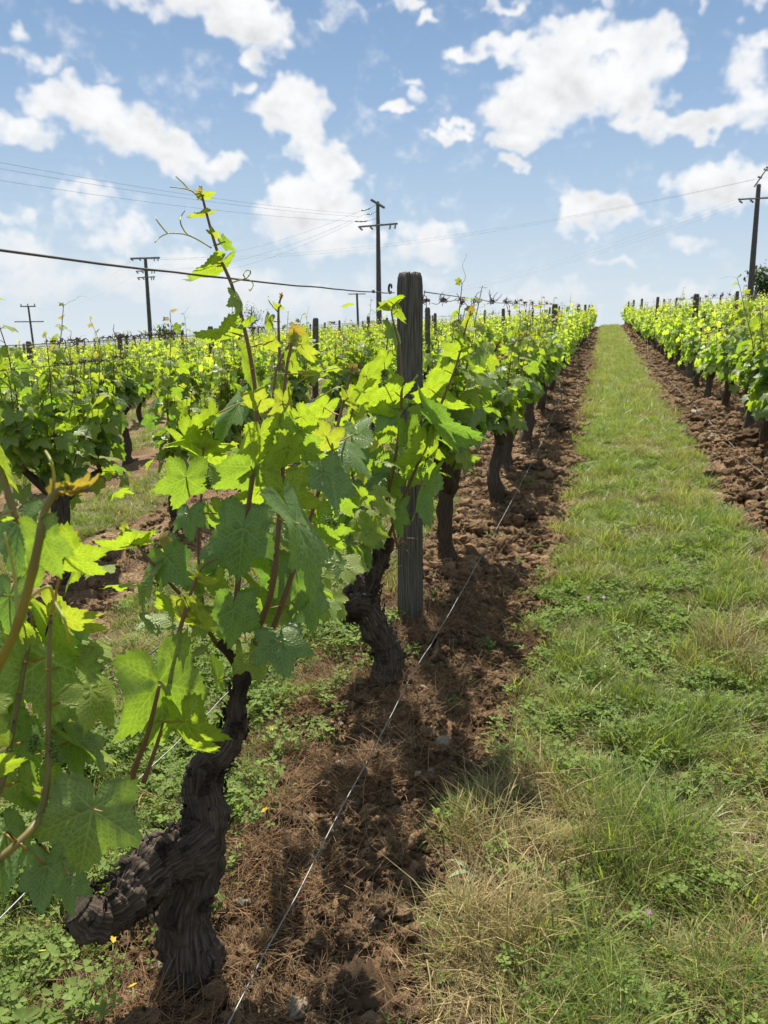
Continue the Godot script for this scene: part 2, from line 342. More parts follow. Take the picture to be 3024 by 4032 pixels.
	[2, 3, 2, 0.254, 1.308, -0.092, 0.036, -0.052, -0.037, 0.871, 0.358, 0.336, 0.76, 0.26, 1.316, -0.095],
	[2, 4, 2, 0.19, 1.183, -0.101, -0.045, -0.069, -0.02, 0.539, -0.535, 0.651, 0.76, 0.227, 1.172, -0.056],
	[2, 5, 1, 0.088, 0.828, -0.053, -0.011, -0.069, 0.01, 0.8, -0.045, 0.599, 0.82, 0.096, 0.818, -0.027],
	[2, 0, 2, -0.143, 1.092, -0.206, 0.036, -0.075, -0.044, -0.198, -0.562, 0.803, 0.76, -0.145, 1.095, -0.153],
	[2, 1, 2, -0.079, 1.209, -0.3, -0.052, -0.074, -0.021, 0.68, -0.594, 0.431, 0.76, -0.106, 1.2, -0.397],
	[2, 2, 1, -0.036, 0.957, -0.205, -0.06, -0.089, 0.001, 0.727, -0.48, 0.49, 0.76, 0.033, 0.957, -0.061],
	[2, 3, 2, -0.155, 1.008, -0.185, -0.054, -0.091, -0.023, 0.737, -0.536, 0.412, 0.76, -0.156, 1.022, -0.135],
	[2, 4, 3, 0.27, 1.355, -0.106, -0.017, -0.039, -0.012, 0.779, -0.477, 0.407, 0.76, 0.269, 1.356, -0.106],
	[2, 5, 4, 0.277, 1.386, -0.114, 0.012, 0.019, -0.005, 0.647, -0.229, 0.727, 0.77, 0.275, 1.383, -0.113],
	[2, 0, 1, -0.077, 0.849, -0.225, -0.046, -0.076, 0.001, 0.493, -0.287, 0.822, 0.83, -0.107, 0.858, -0.259],
	[2, 1, 1, 0.099, 0.853, -0.114, 0.046, -0.087, -0.024, -0.314, -0.406, 0.858, 0.76, 0.108, 0.845, -0.024],
	[2, 2, 2, 0.042, 0.869, -0.102, 0.073, -0.064, -0.064, 0.756, 0.595, 0.272, 0.76, 0.022, 0.858, -0.052],
	[0, 3, 2, 0.115, 1.126, -0.983, 0.026, -0.054, -0.032, 0.22, -0.417, 0.882, 0.76, 0.076, 1.032, -0.995],
	[0, 4, 1, 0.371, 1.248, -0.612, 0.007, -0.036, -0.005, 0.062, -0.139, 0.988, 0.8, 0.369, 1.249, -0.611],
	[0, 5, 4, 0.38, 1.285, -0.622, -0.004, 0.01, 0.002, 0.136, -0.189, 0.973, 0.87, 0.38, 1.284, -0.622],
	[0, 0, 4, 0.39, 1.287, -0.625, 0.007, -0.009, -0.008, 0.086, -0.602, 0.794, 0.76, 0.39, 1.287, -0.625],
	[0, 1, 3, 0.389, 1.289, -0.625, 0.003, 0.01, 0.002, 0.948, -0.282, -0.146, 0.76, 0.39, 1.287, -0.625],
	[0, 2, 4, 0.395, 1.289, -0.627, 0.013, 0.006, -0.003, 0.451, -0.853, 0.264, 0.76, 0.39, 1.287, -0.625],
	[0, 3, 4, 0.397, 1.285, -0.626, 0.02, 0.006, -0.004, 0.328, -0.942, 0.079, 0.76, 0.39, 1.287, -0.625],
	[0, 4, 0, 0.134, 1.191, -0.875, 0.008, -0.054, 0.029, -0.105, 0.455, 0.884, 0.79, 0.153, 1.201, -0.851],
	[0, 5, 1, 0.02, 0.944, -1.046, 0.042, -0.092, 0.044, 0.756, 0.528, 0.386, 0.91, 0.011, 0.949, -1.014],
	[0, 0, 1, 0.168, 0.79, -0.926, 0.005, -0.071, 0.043, 0.534, 0.463, 0.707, 1.07, 0.106, 0.807, -0.914],
	[0, 1, 0, 0.079, 0.833, -1.018, 0.032, -0.039, 0.034, 0.702, 0.696, 0.149, 0.83, 0.098, 0.86, -0.935],
	[0, 2, 2, 0.083, 0.887, -0.84, 0.03, -0.022, -0.032, 0.481, -0.442, 0.757, 0.76, 0.043, 0.832, -0.913],
	[0, 3, 2, 0.099, 0.857, -0.817, 0.01, -0.055, -0.019, 0.895, 0.285, -0.343, 0.76, 0.047, 0.807, -0.888],
	[0, 4, 0, 0.089, 0.787, -0.852, 0.043, -0.048, 0.046, 0.79, 0.604, -0.102, 0.76, 0.112, 0.782, -0.847],
	[0, 5, 0, 0.099, 0.704, -0.911, 0.013, -0.039, 0.044, -0.163, 0.716, 0.679, 0.83, 0.112, 0.782, -0.847],
	[0, 0, 2, 0.005, 0.908, -1.098, 0.039, -0.034, -0.04, 0.211, -0.627, 0.75, 0.76, 0.085, 0.962, -0.971],
	[0, 1, 3, 0.044, 1.015, -1.047, 0.039, -0.058, -0.042, -0.037, -0.608, 0.793, 0.76, 0.076, 1.032, -0.995],
	[0, 2, 1, 0.05, 1.006, -1.025, 0.013, -0.069, -0.01, -0.211, -0.18, 0.961, 0.76, 0.078, 1.022, -0.99],
	[0, 3, 3, 0.001, 1.014, -1.056, 0.012, -0.025, -0.015, -0.004, -0.514, 0.858, 0.76, 0.002, 1.009, -1.051],
	[0, 4, 2, 0.142, 1.304, -0.838, -0.009, -0.074, -0.022, -0.638, -0.151, 0.755, 0.76, 0.11, 1.295, -0.859],
	[0, 5, 2, 0.164, 1.215, -0.804, 0.015, -0.005, -0.009, 0.066, -0.848, 0.527, 0.76, 0.148, 1.213, -0.852],
	[0, 0, 0, 0.046, 1.069, -0.953, -0.003, -0.054, 0.018, -0.083, 0.325, 0.942, 0.76, 0.001, 1.019, -1.057],
	[0, 1, 0, -0.041, 0.837, -1.04, 0.038, -0.033, 0.026, 0.574, 0.801, 0.169, 0.84, 0.027, 0.882, -0.961],
	[0, 2, 0, -0.084, 0.872, -1.088, -0.004, -0.063, 0.022, -0.207, 0.327, 0.922, 0.76, 0.019, 0.915, -0.987],
	[0, 3, 2, 0.025, 0.814, -1.105, 0.019, -0.009, -0.02, 0.588, -0.377, 0.715, 0.79, 0.084, 0.868, -0.967],
	[0, 4, 0, -0.052, 0.786, -1.079, 0.021, -0.06, 0.007, 0.905, 0.344, 0.251, 0.81, 0.025, 0.849, -0.953],
	[0, 5, 0, -0.027, 0.714, -1.07, 0.048, -0.048, 0.042, 0.742, 0.665, -0.085, 0.76, 0.068, 0.78, -0.959],
	[0, 0, 1, -0.08, 0.915, -1.099, 0.03, -0.046, 0.008, 0.814, 0.557, 0.164, 0.77, 0.011, 0.949, -1.014],
	[0, 1, 1, 0.009, 0.858, -1.11, 0.039, -0.051, 0.007, 0.788, 0.613, 0.061, 0.76, 0.08, 0.905, -0.975],
	[0, 2, 1, -0.029, 0.747, -1.024, 0.003, -0.069, -0.005, 0.048, -0.077, 0.996, 0.76, 0.046, 0.818, -0.902],
	[0, 3, 0, 0.053, 0.608, -1.016, 0.012, -0.035, 0.039, -0.169, 0.71, 0.684, 0.81, 0.095, 0.725, -0.915],
	[0, 4, 0, -0.062, 0.989, -1.066, 0.02, -0.058, 0.007, 0.94, 0.31, -0.139, 0.76, 0.005, 0.987, -1.039],
	[0, 5, 1, -0.032, 1.065, -1.09, -0.013, -0.06, 0.01, 0.976, -0.213, -0.055, 0.76, 0.001, 1.019, -1.057],
]
const HERO_TENDRILS := [
	[1, -0.053, 1.627, -0.275, -0.068, 1.639, -0.278, -0.075, 1.646, -0.265, -0.104, 1.654, -0.28, -0.111, 1.651, -0.248],
	[1, -0.079, 1.647, -0.272, -0.095, 1.662, -0.276, -0.105, 1.674, -0.263],
	[1, -0.035, 1.532, -0.27, -0.061, 1.547, -0.271, -0.08, 1.557, -0.255, -0.112, 1.563, -0.269, -0.116, 1.559, -0.238, -0.15, 1.556, -0.266, -0.136, 1.54, -0.22],
	[1, -0.084, 1.558, -0.263, -0.097, 1.573, -0.267, -0.096, 1.585, -0.257, -0.104, 1.6, -0.279, -0.084, 1.605, -0.256],
	[1, -0.124, 1.561, -0.253, -0.14, 1.577, -0.256, -0.143, 1.587, -0.245, -0.158, 1.6, -0.265],
	[1, 0.006, 1.46, -0.266, 0.021, 1.466, -0.275, 0.04, 1.469, -0.268, 0.04, 1.48, -0.292, 0.052, 1.484, -0.266, 0.029, 1.488, -0.299, 0.042, 1.476, -0.254, 0.027, 1.471, -0.303, 0.061, 1.463, -0.247, 0.038, 1.459, -0.312, 0.064, 1.442, -0.235, 0.026, 1.453, -0.316],
	[1, 0.01, 1.41, -0.52, -0.002, 1.422, -0.524, -0.009, 1.435, -0.512, -0.02, 1.449, -0.533],
	[1, 0.142, 1.254, -0.279, 0.166, 1.271, -0.294, 0.2, 1.282, -0.292, 0.231, 1.289, -0.323],
	[1, 0.191, 1.22, -0.222, 0.218, 1.236, -0.237, 0.24, 1.248, -0.232],
	[1, 0.077, 0.874, 0.134, 0.067, 0.897, 0.128, 0.08, 0.913, 0.133, 0.085, 0.91, 0.112],
	[1, 0.088, 0.878, 0.13, 0.089, 0.893, 0.123, 0.104, 0.91, 0.128, 0.107, 0.907, 0.107],
	[0, 0.371, 1.269, -0.616, 0.375, 1.292, -0.626, 0.38, 1.309, -0.618, 0.362, 1.315, -0.636],
	[0, 0.328, 1.165, -0.625, 0.321, 1.204, -0.636, 0.319, 1.245, -0.631],
	[0, 0.335, 1.186, -0.631, 0.34, 1.192, -0.638, 0.358, 1.2, -0.632, 0.35, 1.182, -0.647, 0.377, 1.175, -0.623, 0.359, 1.144, -0.65],
]
const HERO_FLOWERS := [
	[2, 0.152, 0.849, 0.074, 0.169, 0.91, 0.056],
	[1, 0.161, 1.04, -0.218, 0.154, 1.023, -0.213],
	[1, 0.174, 1.052, -0.224, 0.185, 1.064, -0.23],
	[0, 0.076, 0.877, -0.942, 0.073, 0.857, -0.937],
	[0, 0.098, 0.868, -0.945, 0.108, 0.845, -0.943],
	[0, 0.058, 0.859, -0.912, 0.067, 0.85, -0.912],
	[1, -0.087, 0.871, -0.033, -0.053, 0.874, -0.043],
	[1, 0.205, 0.971, -0.268, 0.231, 0.96, -0.272],
	[1, -0.022, 1.066, -0.176, -0.014, 1.043, -0.173],
]
const CLOUDS := [
	[-29.83, 20.3, 4.65, 1.24, 1],
	[-25.98, 19.91, 4.11, 1.35, 1],
	[-23.16, 19.36, 2.4, 1.46, 1],
	[-22.03, 18.46, 1.76, 1.07, 1],
	[-22.79, 17.33, 1.44, 0.73, 1],
	[-23.72, 15.93, 0.83, 0.61, 0.6],
	[-36.7, 17.6, 1.07, 0.67, 0.9],
	[-36.93, 16.5, 1.48, 0.45, 0.55],
	[-35.57, 15.94, 1.08, 0.57, 0.55],
	[-32.02, 15.79, 0.86, 0.41, 0.4],
	[-35.06, 14.31, 2.4, 1.14, 1],
	[-36.77, 12.44, 2.67, 1.18, 1],
	[-33.24, 13.85, 2.74, 1.74, 1],
	[-31.12, 12.99, 3.4, 1.91, 1],
	[-28.94, 11.81, 2.97, 1.63, 1],
	[-26.68, 11.11, 2.84, 1.14, 1],
	[-24.91, 11.45, 1.59, 0.85, 0.9],
	[-37.85, 11.72, 1.77, 0.73, 0.9],
	[-20.36, 15.15, 2.25, 1.47, 1],
	[-20.98, 14.1, 2.73, 1.47, 1],
	[-19.82, 12.67, 1.93, 1.53, 1],
	[-18.63, 11.33, 1.94, 1.41, 1],
	[-17.43, 10.79, 1.78, 1.17, 1],
	[-20.19, 9.36, 2.9, 1.59, 1],
	[-18.06, 8.82, 2.58, 1.53, 1],
	[-21.13, 7.93, 2.25, 1.53, 0.9],
	[-18.7, 6.8, 3.23, 1.53, 0.9],
	[-16.23, 7.4, 1.46, 1.54, 0.8],
	[-12.89, 15.98, 1.49, 0.43, 0.7],
	[-12.44, 15.21, 1.03, 0.55, 0.8],
	[-13.78, 14.57, 1.29, 0.4, 0.9],
	[-10.02, 13.53, 0.84, 0.4, 0.8],
	[-10.61, 12.82, 1.36, 0.55, 1],
	[-17.18, 20.01, 1.78, 0.55, 0.6],
	[-17.77, 19.41, 1.94, 0.43, 0.5],
	[-13.22, 20.38, 1.46, 0.49, 0.7],
	[-11.89, 19.54, 0.71, 0.43, 0.8],
	[-7.1, 20.1, 1.28, 0.43, 0.7],
	[-8.25, 19.92, 0.64, 0.24, 0.4],
	[-0.89, 19.91, 1.25, 0.42, 0.5],
	[4.66, 18.98, 0.6, 0.52, 0.6],
	[7.84, 18.83, 1.18, 0.56, 0.6],
	[-7.9, 17.87, 2.25, 0.67, 0.9],
	[-9.65, 17.51, 1.16, 0.37, 0.7],
	[-3.85, 17.57, 3.17, 1.51, 1],
	[-1.35, 18.25, 3.45, 1.34, 1],
	[0.89, 17.72, 2.79, 1.47, 1],
	[2.59, 16.63, 1.84, 1.31, 1],
	[-2.35, 16.01, 4.09, 1.8, 1],
	[-5.2, 15.4, 3.5, 1.51, 1],
	[-5.74, 14.14, 3.03, 1.46, 1],
	[-2.85, 14.4, 3.47, 1.35, 1],
	[-0.36, 15.52, 3.43, 1.48, 1],
	[1.63, 14.76, 2.16, 1.32, 0.9],
	[-6.28, 12.85, 1.92, 0.91, 1],
	[-4.52, 13.05, 1.91, 0.85, 0.9],
	[-6.35, 11.45, 1.6, 0.52, 1],
	[1.16, 13.4, 1.86, 0.94, 1],
	[3.11, 13.02, 2.75, 0.87, 1],
	[5.78, 13.07, 2.7, 1.03, 1],
	[8.3, 13.7, 2.06, 1.68, 1],
	[7.11, 15.73, 1.63, 1.27, 0.7],
	[8.27, 16.87, 1.76, 0.78, 0.9],
	[4.76, 12.52, 2.12, 0.63, 0.9],
	[-11.6, 7.24, 2.26, 1.29, 0.95],
	[-10.97, 6.07, 1.94, 1.23, 0.8],
	[-13.44, 6.08, 1.94, 1.23, 0.7],
	[-1.43, 8.88, 2.36, 1.19, 1],
	[-2.25, 7.79, 1.73, 1.14, 0.9],
	[0.34, 8.26, 1.87, 1.18, 0.8],
	[2.78, 7.61, 1.04, 0.53, 0.5],
	[5.24, 9.78, 2.27, 1.38, 1],
	[7.38, 9.51, 2.38, 1.41, 1],
	[6.13, 8.53, 2.4, 1.14, 0.8],
	[5.09, 6.14, 1.52, 0.58, 0.5],
	[0.64, 5.3, 1.71, 0.59, 0.6],
	[-37.96, 7.47, 1.18, 0.67, 0.5],
	[-33.43, 9.18, 2.13, 0.75, 0.6],
	[-33.64, 8.09, 2.13, 0.87, 0.6],
	[-32.35, 6.78, 2.76, 1.31, 0.7],
	[-30.6, 7.68, 0.62, 0.65, 0.5],
	[-37.36, 5.21, 3.56, 1.55, 0.7],
	[-38.07, 2.98, 4.14, 1.69, 0.75],
	[-34.19, 4.2, 3.65, 1.44, 0.7],
	[-29.94, 4.01, 4.36, 1.48, 0.8],
	[-24.27, 4.39, 3.51, 1.21, 0.8],
	[-28.4, 5.48, 2.82, 1.04, 0.7],
	[-25.84, 2.89, 4.76, 1.21, 0.8],
	[-20.32, 2.93, 5.47, 1.22, 0.7],
	[-14.06, 4.15, 3.88, 0.92, 0.4],
	[-15.63, 2.64, 5.83, 1.05, 0.6],
	[-9.35, 2.48, 4.83, 0.8, 0.5],
	[-3.25, 3.48, 2.85, 1.14, 0.7],
	[-4.72, 2.3, 4.78, 0.91, 0.7],
	[4.07, 2.79, 3.36, 0.99, 0.7],
	[2.62, 3.39, 1.54, 0.53, 0.6],
	[6.86, 2.46, 4.2, 0.8, 0.6],
	[-22.86, 10.7, 0.64, 0.43, 0.3],
	[-22.02, 8.62, 1.28, 0.91, 0.6],
]
const POLES := [
	[[-13.758, 9.901, -50.94], [-13.685, 2.515, -50.959]],
	[[7.983, 10.159, -52.478], [8.033, 3.729, -52.491]],
	[[-42.591, 9.464, -72.825], [-42.518, 2.269, -72.844]],
	[[-44.119, 10.642, -148.633], [-43.912, 4.189, -148.687]],
	[[-109.013, 8.782, -141.767], [-108.724, 2.769, -141.843]],
]
const LINES := [
	[[-14.83, 9.13, -49.969], [-22.931, 7.7, -20.64], 0.35],
	[[-14.807, 9.043, -50.485], [-22.919, 7.461, -20.593], 0.35],
	[[-14.872, 8.618, -49.323], [-22.897, 7.036, -20.51], 0.35],
	[[-14.716, 9.403, -50.584], [-43.574, 9.507, -72.576], 1.1],
	[[-14.433, 9.209, -50.618], [-42.542, 8.514, -72.638], 1.1],
	[[-14.764, 8.618, -49.351], [-41.284, 8.082, -72.877], 1.1],
	[[7.889, 10.516, -52.528], [-43.192, 9.55, -72.685], 1.3],
	[[7.741, 10.465, -52.479], [-41.649, 9.378, -73.054], 1.3],
	[[7.247, 9.619, -52.594], [-45.413, 10.31, -148.224], 2.2],
	[[7.59, 9.497, -52.236], [-44.093, 10.144, -148.535], 2.2],
	[[8.269, 9.477, -51.987], [-42.79, 10.31, -148.912], 2.2],
	[[-43.695, 9.378, -72.517], [-109.947, 8.25, -141.41], 1.6],
	[[-41.474, 9.291, -73.081], [-107.849, 8.25, -141.961], 1.6],
	[[7.987, 10.567, -52.565], [10.682, 9.179, -40.32], 0.3],
	[[8.417, 9.548, -52.463], [10.73, 8.238, -40.134], 0.3],
]


# ---------------------------------------------------------------- camera, sky, sun
func set_camera() -> void:
	var cam := Camera3D.new()
	cam.name = "camera"
	cam.position = Vector3(0, 1.35, 0)
	cam.rotation_degrees = Vector3(-11.5, 14.7, 0)
	cam.fov = 64.0
	cam.near = 0.05
	cam.far = 6000.0
	var lens := CameraAttributesPhysical.new()
	lens.frustum_focal_length = 12.0 / tan(deg_to_rad(32.0))
	lens.frustum_near = 0.05
	lens.frustum_far = 6000.0
	lens.exposure_aperture = 9.0
	lens.frustum_focus_distance = 2.2
	cam.attributes = lens
	add_child(cam)
	cam.current = true

func clear_sky(el: float) -> Color:
	var stops := [[-90.0, Color(0.71, 0.78, 0.83)], [0.0, Color(0.71, 0.78, 0.83)], [4.0, Color(0.63, 0.735, 0.82)], [9.0, Color(0.46, 0.61, 0.78)], [15.0, Color(0.315, 0.470, 0.70)], [22.0, Color(0.215, 0.355, 0.59)], [45.0, Color(0.17, 0.30, 0.52)], [90.0, Color(0.12, 0.24, 0.46)]]
	for k in stops.size() - 1:
		if el <= stops[k + 1][0]:
			var t := inverse_lerp(stops[k][0], stops[k + 1][0], el)
			return (stops[k][1] as Color).lerp(stops[k + 1][1], t)
	return stops[-1][1]

var cn := FastNoiseLite.new()
var cd := FastNoiseLite.new()
var cl := FastNoiseLite.new()
var ce := FastNoiseLite.new()
var blob := PackedFloat32Array()
const BX := 80
const AZ0 := -50.0
const BW := 800
const BH := 400
const BPD := 11.0          # blob map cells per degree; row 0 is elevation -2

func blob_at(az: float, el: float) -> float:
	var x := int((az - AZ0) * BPD)
	var y := int((el + 2.0) * BPD)
	if x < 0 or y < 0 or x >= BW or y >= BH:
		return 0.0
	return blob[y * BW + x]

func cloud_field(az: float, el: float, p: Vector3) -> float:
	var wx := cd.get_noise_3d(p.x, p.y, p.z) * 1.3
	var wy := cd.get_noise_3d(p.x + 90.0, p.y, p.z) * 1.0
	var inside := smoothstep(-48.0, -43.0, az) * (1.0 - smoothstep(14.0, 19.0, az)) * (1.0 - smoothstep(23.0, 30.0, el))
	var m := 0.0
	if inside > 0.0:
		m = inside * (blob_at(az + wx, el + wy) * 1.0 - 0.16)
	if inside < 1.0:
		m += (1.0 - inside) * (cl.get_noise_3d(p.x, p.y * 1.6, p.z) * 2.2 + 0.12 + 0.5 * smoothstep(12.0, 2.0, el))
	return m

func sky_color(az: float, el: float) -> Color:
	var a := deg_to_rad(az)
	var e := deg_to_rad(el)
	var p := Vector3(sin(a) * cos(e), sin(e), -cos(a) * cos(e)) * 57.3
	var c := clear_sky(el)
	if el < -0.5:
		return c
	var m := cloud_field(az, el, p)
	var n := cn.get_noise_3d(p.x, p.y * 1.25, p.z)
	var fray := ce.get_noise_3d(p.x, p.y * 1.2, p.z)
	var f := m + n * 0.66 + fray * 0.24
	var under := 0.0
	if az > AZ0 and az < 20.0 and el < 30.0:
		under = blob_at(az, el + 1.1) - blob_at(az, el - 1.3)
	f += 0.02 - 0.20 * smoothstep(0.1, 0.8, under)
	var dens := pow(smoothstep(-0.16, 0.86, f), 1.1)
	# wisps round the edges and thin haze low down
	dens = maxf(dens, 0.16 * smoothstep(-0.2, 0.3, f) * smoothstep(-0.14, 0.1, m))
	dens *= 1.0 - 0.35 * smoothstep(8.0, 1.0, el)
	if dens <= 0.0:
		return c
	var body := smoothstep(0.35, 1.1, f)
	var n2 := cn.get_noise_3d(p.x + 40.0, (p.y + 1.3) * 1.3, p.z)
	var v := 0.96 - 0.17 * body * clampf(0.40 + 1.2 * n2, 0.0, 1.4) - 0.05 * maxf(n2, 0.0)
	if az > AZ0 and az < 20.0 and el < 30.0:
		v -= 0.05 * smoothstep(0.0, 0.7, under + 0.5 * n2) * smoothstep(0.15, 0.7, f)
	var low := smoothstep(9.0, 2.0, el)
	v = lerpf(v, 0.83, low * 0.6)
	return c.lerp(Color(v * 0.985, v * 0.995, v * 1.005), dens)

func set_sky() -> void:
	cn.seed = 11
	cn.frequency = 0.30
	cn.fractal_octaves = 6
	cn.fractal_gain = 0.56
	ce.seed = 15
	ce.frequency = 1.0
	ce.fractal_octaves = 4
	ce.fractal_gain = 0.6
	cd.seed = 5
	cd.frequency = 0.45
	cd.fractal_octaves = 3
	cl.seed = 21
	cl.frequency = 0.055
	cl.fractal_octaves = 3
	blob.resize(BW * BH)
	for b in CLOUDS:
		var x0 := maxi(0, int((b[0] - b[2] - AZ0) * BPD))
		var x1 := mini(BW - 1, int((b[0] + b[2] - AZ0) * BPD) + 1)
		var y0 := maxi(0, int((b[1] - b[3] + 2.0) * BPD))
		var y1 := mini(BH - 1, int((b[1] + b[3] + 2.0) * BPD) + 1)
		for y in range(y0, y1 + 1):
			for x in range(x0, x1 + 1):
				var dx: float = (x / BPD + AZ0 - b[0]) / b[2]
				var dy: float = (y / BPD - 2.0 - b[1]) / b[3]
				var q := 1.0 - dx * dx - dy * dy
				if q > 0.0:
					var k := y * BW + x
					var w: float = b[4] * pow(q, 0.8) * 1.12
					blob[k] = maxf(blob[k], w) + 0.22 * minf(blob[k], w)
	var w := 4096
	var h := 2048
	var lw := 640
	var lh := 320
	var bytes := PackedByteArray()
	bytes.resize(lw * lh * 3)
	for y in lh:
		for x in lw:
			var el := 90.0 - (y + 0.5) * 180.0 / lh
			var az := (x + 0.5) * 360.0 / lw
			if az > 180.0:
				az -= 360.0
			var c := (sky_color(az, el) / SKY_SHOWN).linear_to_srgb() if el > -1.0 else (clear_sky(0.0) / SKY_SHOWN).linear_to_srgb()
			var k := (y * lw + x) * 3
			bytes[k] = int(clampf(c.r, 0, 1) * 255.0)
			bytes[k + 1] = int(clampf(c.g, 0, 1) * 255.0)
			bytes[k + 2] = int(clampf(c.b, 0, 1) * 255.0)
	var im := Image.create_from_data(lw, lh, false, Image.FORMAT_RGB8, bytes)
	im.resize(w, h, Image.INTERPOLATE_CUBIC)
	var pd := w / 360.0
	var fx := -int(46.0 * pd)
	var fw := int(64.0 * pd)
	var fy := int((90.0 - 27.0) * pd)
	var fh := int(28.0 * pd)
	bytes.resize(fw * fh * 3)
	for y in fh:
		for x in fw:
			var el := 90.0 - (y + fy + 0.5) / pd
			var az := (x + fx + 0.5) / pd
			var c := (sky_color(az, el) / SKY_SHOWN).linear_to_srgb()
			var k := (y * fw + x) * 3
			bytes[k] = int(clampf(c.r, 0, 1) * 255.0 + 0.5)
			bytes[k + 1] = int(clampf(c.g, 0, 1) * 255.0 + 0.5)
			bytes[k + 2] = int(clampf(c.b, 0, 1) * 255.0 + 0.5)
	var win := Image.create_from_data(fw, fh, false, Image.FORMAT_RGB8, bytes)
	im.blit_rect(win, Rect2i(0, 0, -fx, fh), Vector2i(w + fx, fy))
	im.blit_rect(win, Rect2i(-fx, 0, fw + fx, fh), Vector2i(0, fy))
	var pano := PanoramaSkyMaterial.new()
	pano.panorama = ImageTexture.create_from_image(im)
	var sky := Sky.new()
	sky.sky_material = pano
	var env := Environment.new()
	env.background_mode = Environment.BG_SKY
	env.sky = sky
	env.tonemap_mode = Environment.TONE_MAPPER_LINEAR
	env.tonemap_exposure = EXPOSURE
	env.sdfgi_enabled = true
	env.ssao_enabled = true
	env.ssil_enabled = true
	var we := WorldEnvironment.new()
	we.name = "world_environment"
	we.environment = env
	add_child(we)

func set_sun() -> void:
	var sun := DirectionalLight3D.new()
	sun.name = "sun"
	sun.light_energy = 1.6
	sun.light_color = Color(1.0, 0.965, 0.90)
	sun.light_angular_distance = 0.55
	sun.shadow_enabled = true
	add_child(sun)
	sun.look_at_from_position(Vector3(-0.25, 1.0, -0.56), Vector3.ZERO)


# ---------------------------------------------------------------- materials
func lin(r: float, g: float, b: float) -> Color:
	return Color(r, g, b).linear_to_srgb()

func std(c: Color, rough: float, spec := 0.5) -> StandardMaterial3D:
	var m := StandardMaterial3D.new()
	m.albedo_color = c
	m.roughness = rough
	m.metallic_specular = spec
	return m

func noise_tex(seed_: int, freq: float, oct: int, lo: Color, hi: Color, size := 512, ridged := false) -> NoiseTexture2D:
	var n := FastNoiseLite.new()
	n.seed = seed_
	n.frequency = freq
	if ridged:
		n.fractal_type = FastNoiseLite.FRACTAL_RIDGED
		n.domain_warp_enabled = true
		n.domain_warp_amplitude = 38.0
		n.domain_warp_frequency = 0.012
	n.fractal_octaves = oct
	var t := NoiseTexture2D.new()
	t.width = size
	t.height = size
	t.seamless = true
	t.noise = n
	var g := Gradient.new()
	g.set_color(0, lo)
	g.set_color(1, hi)
	t.color_ramp = g
	return t

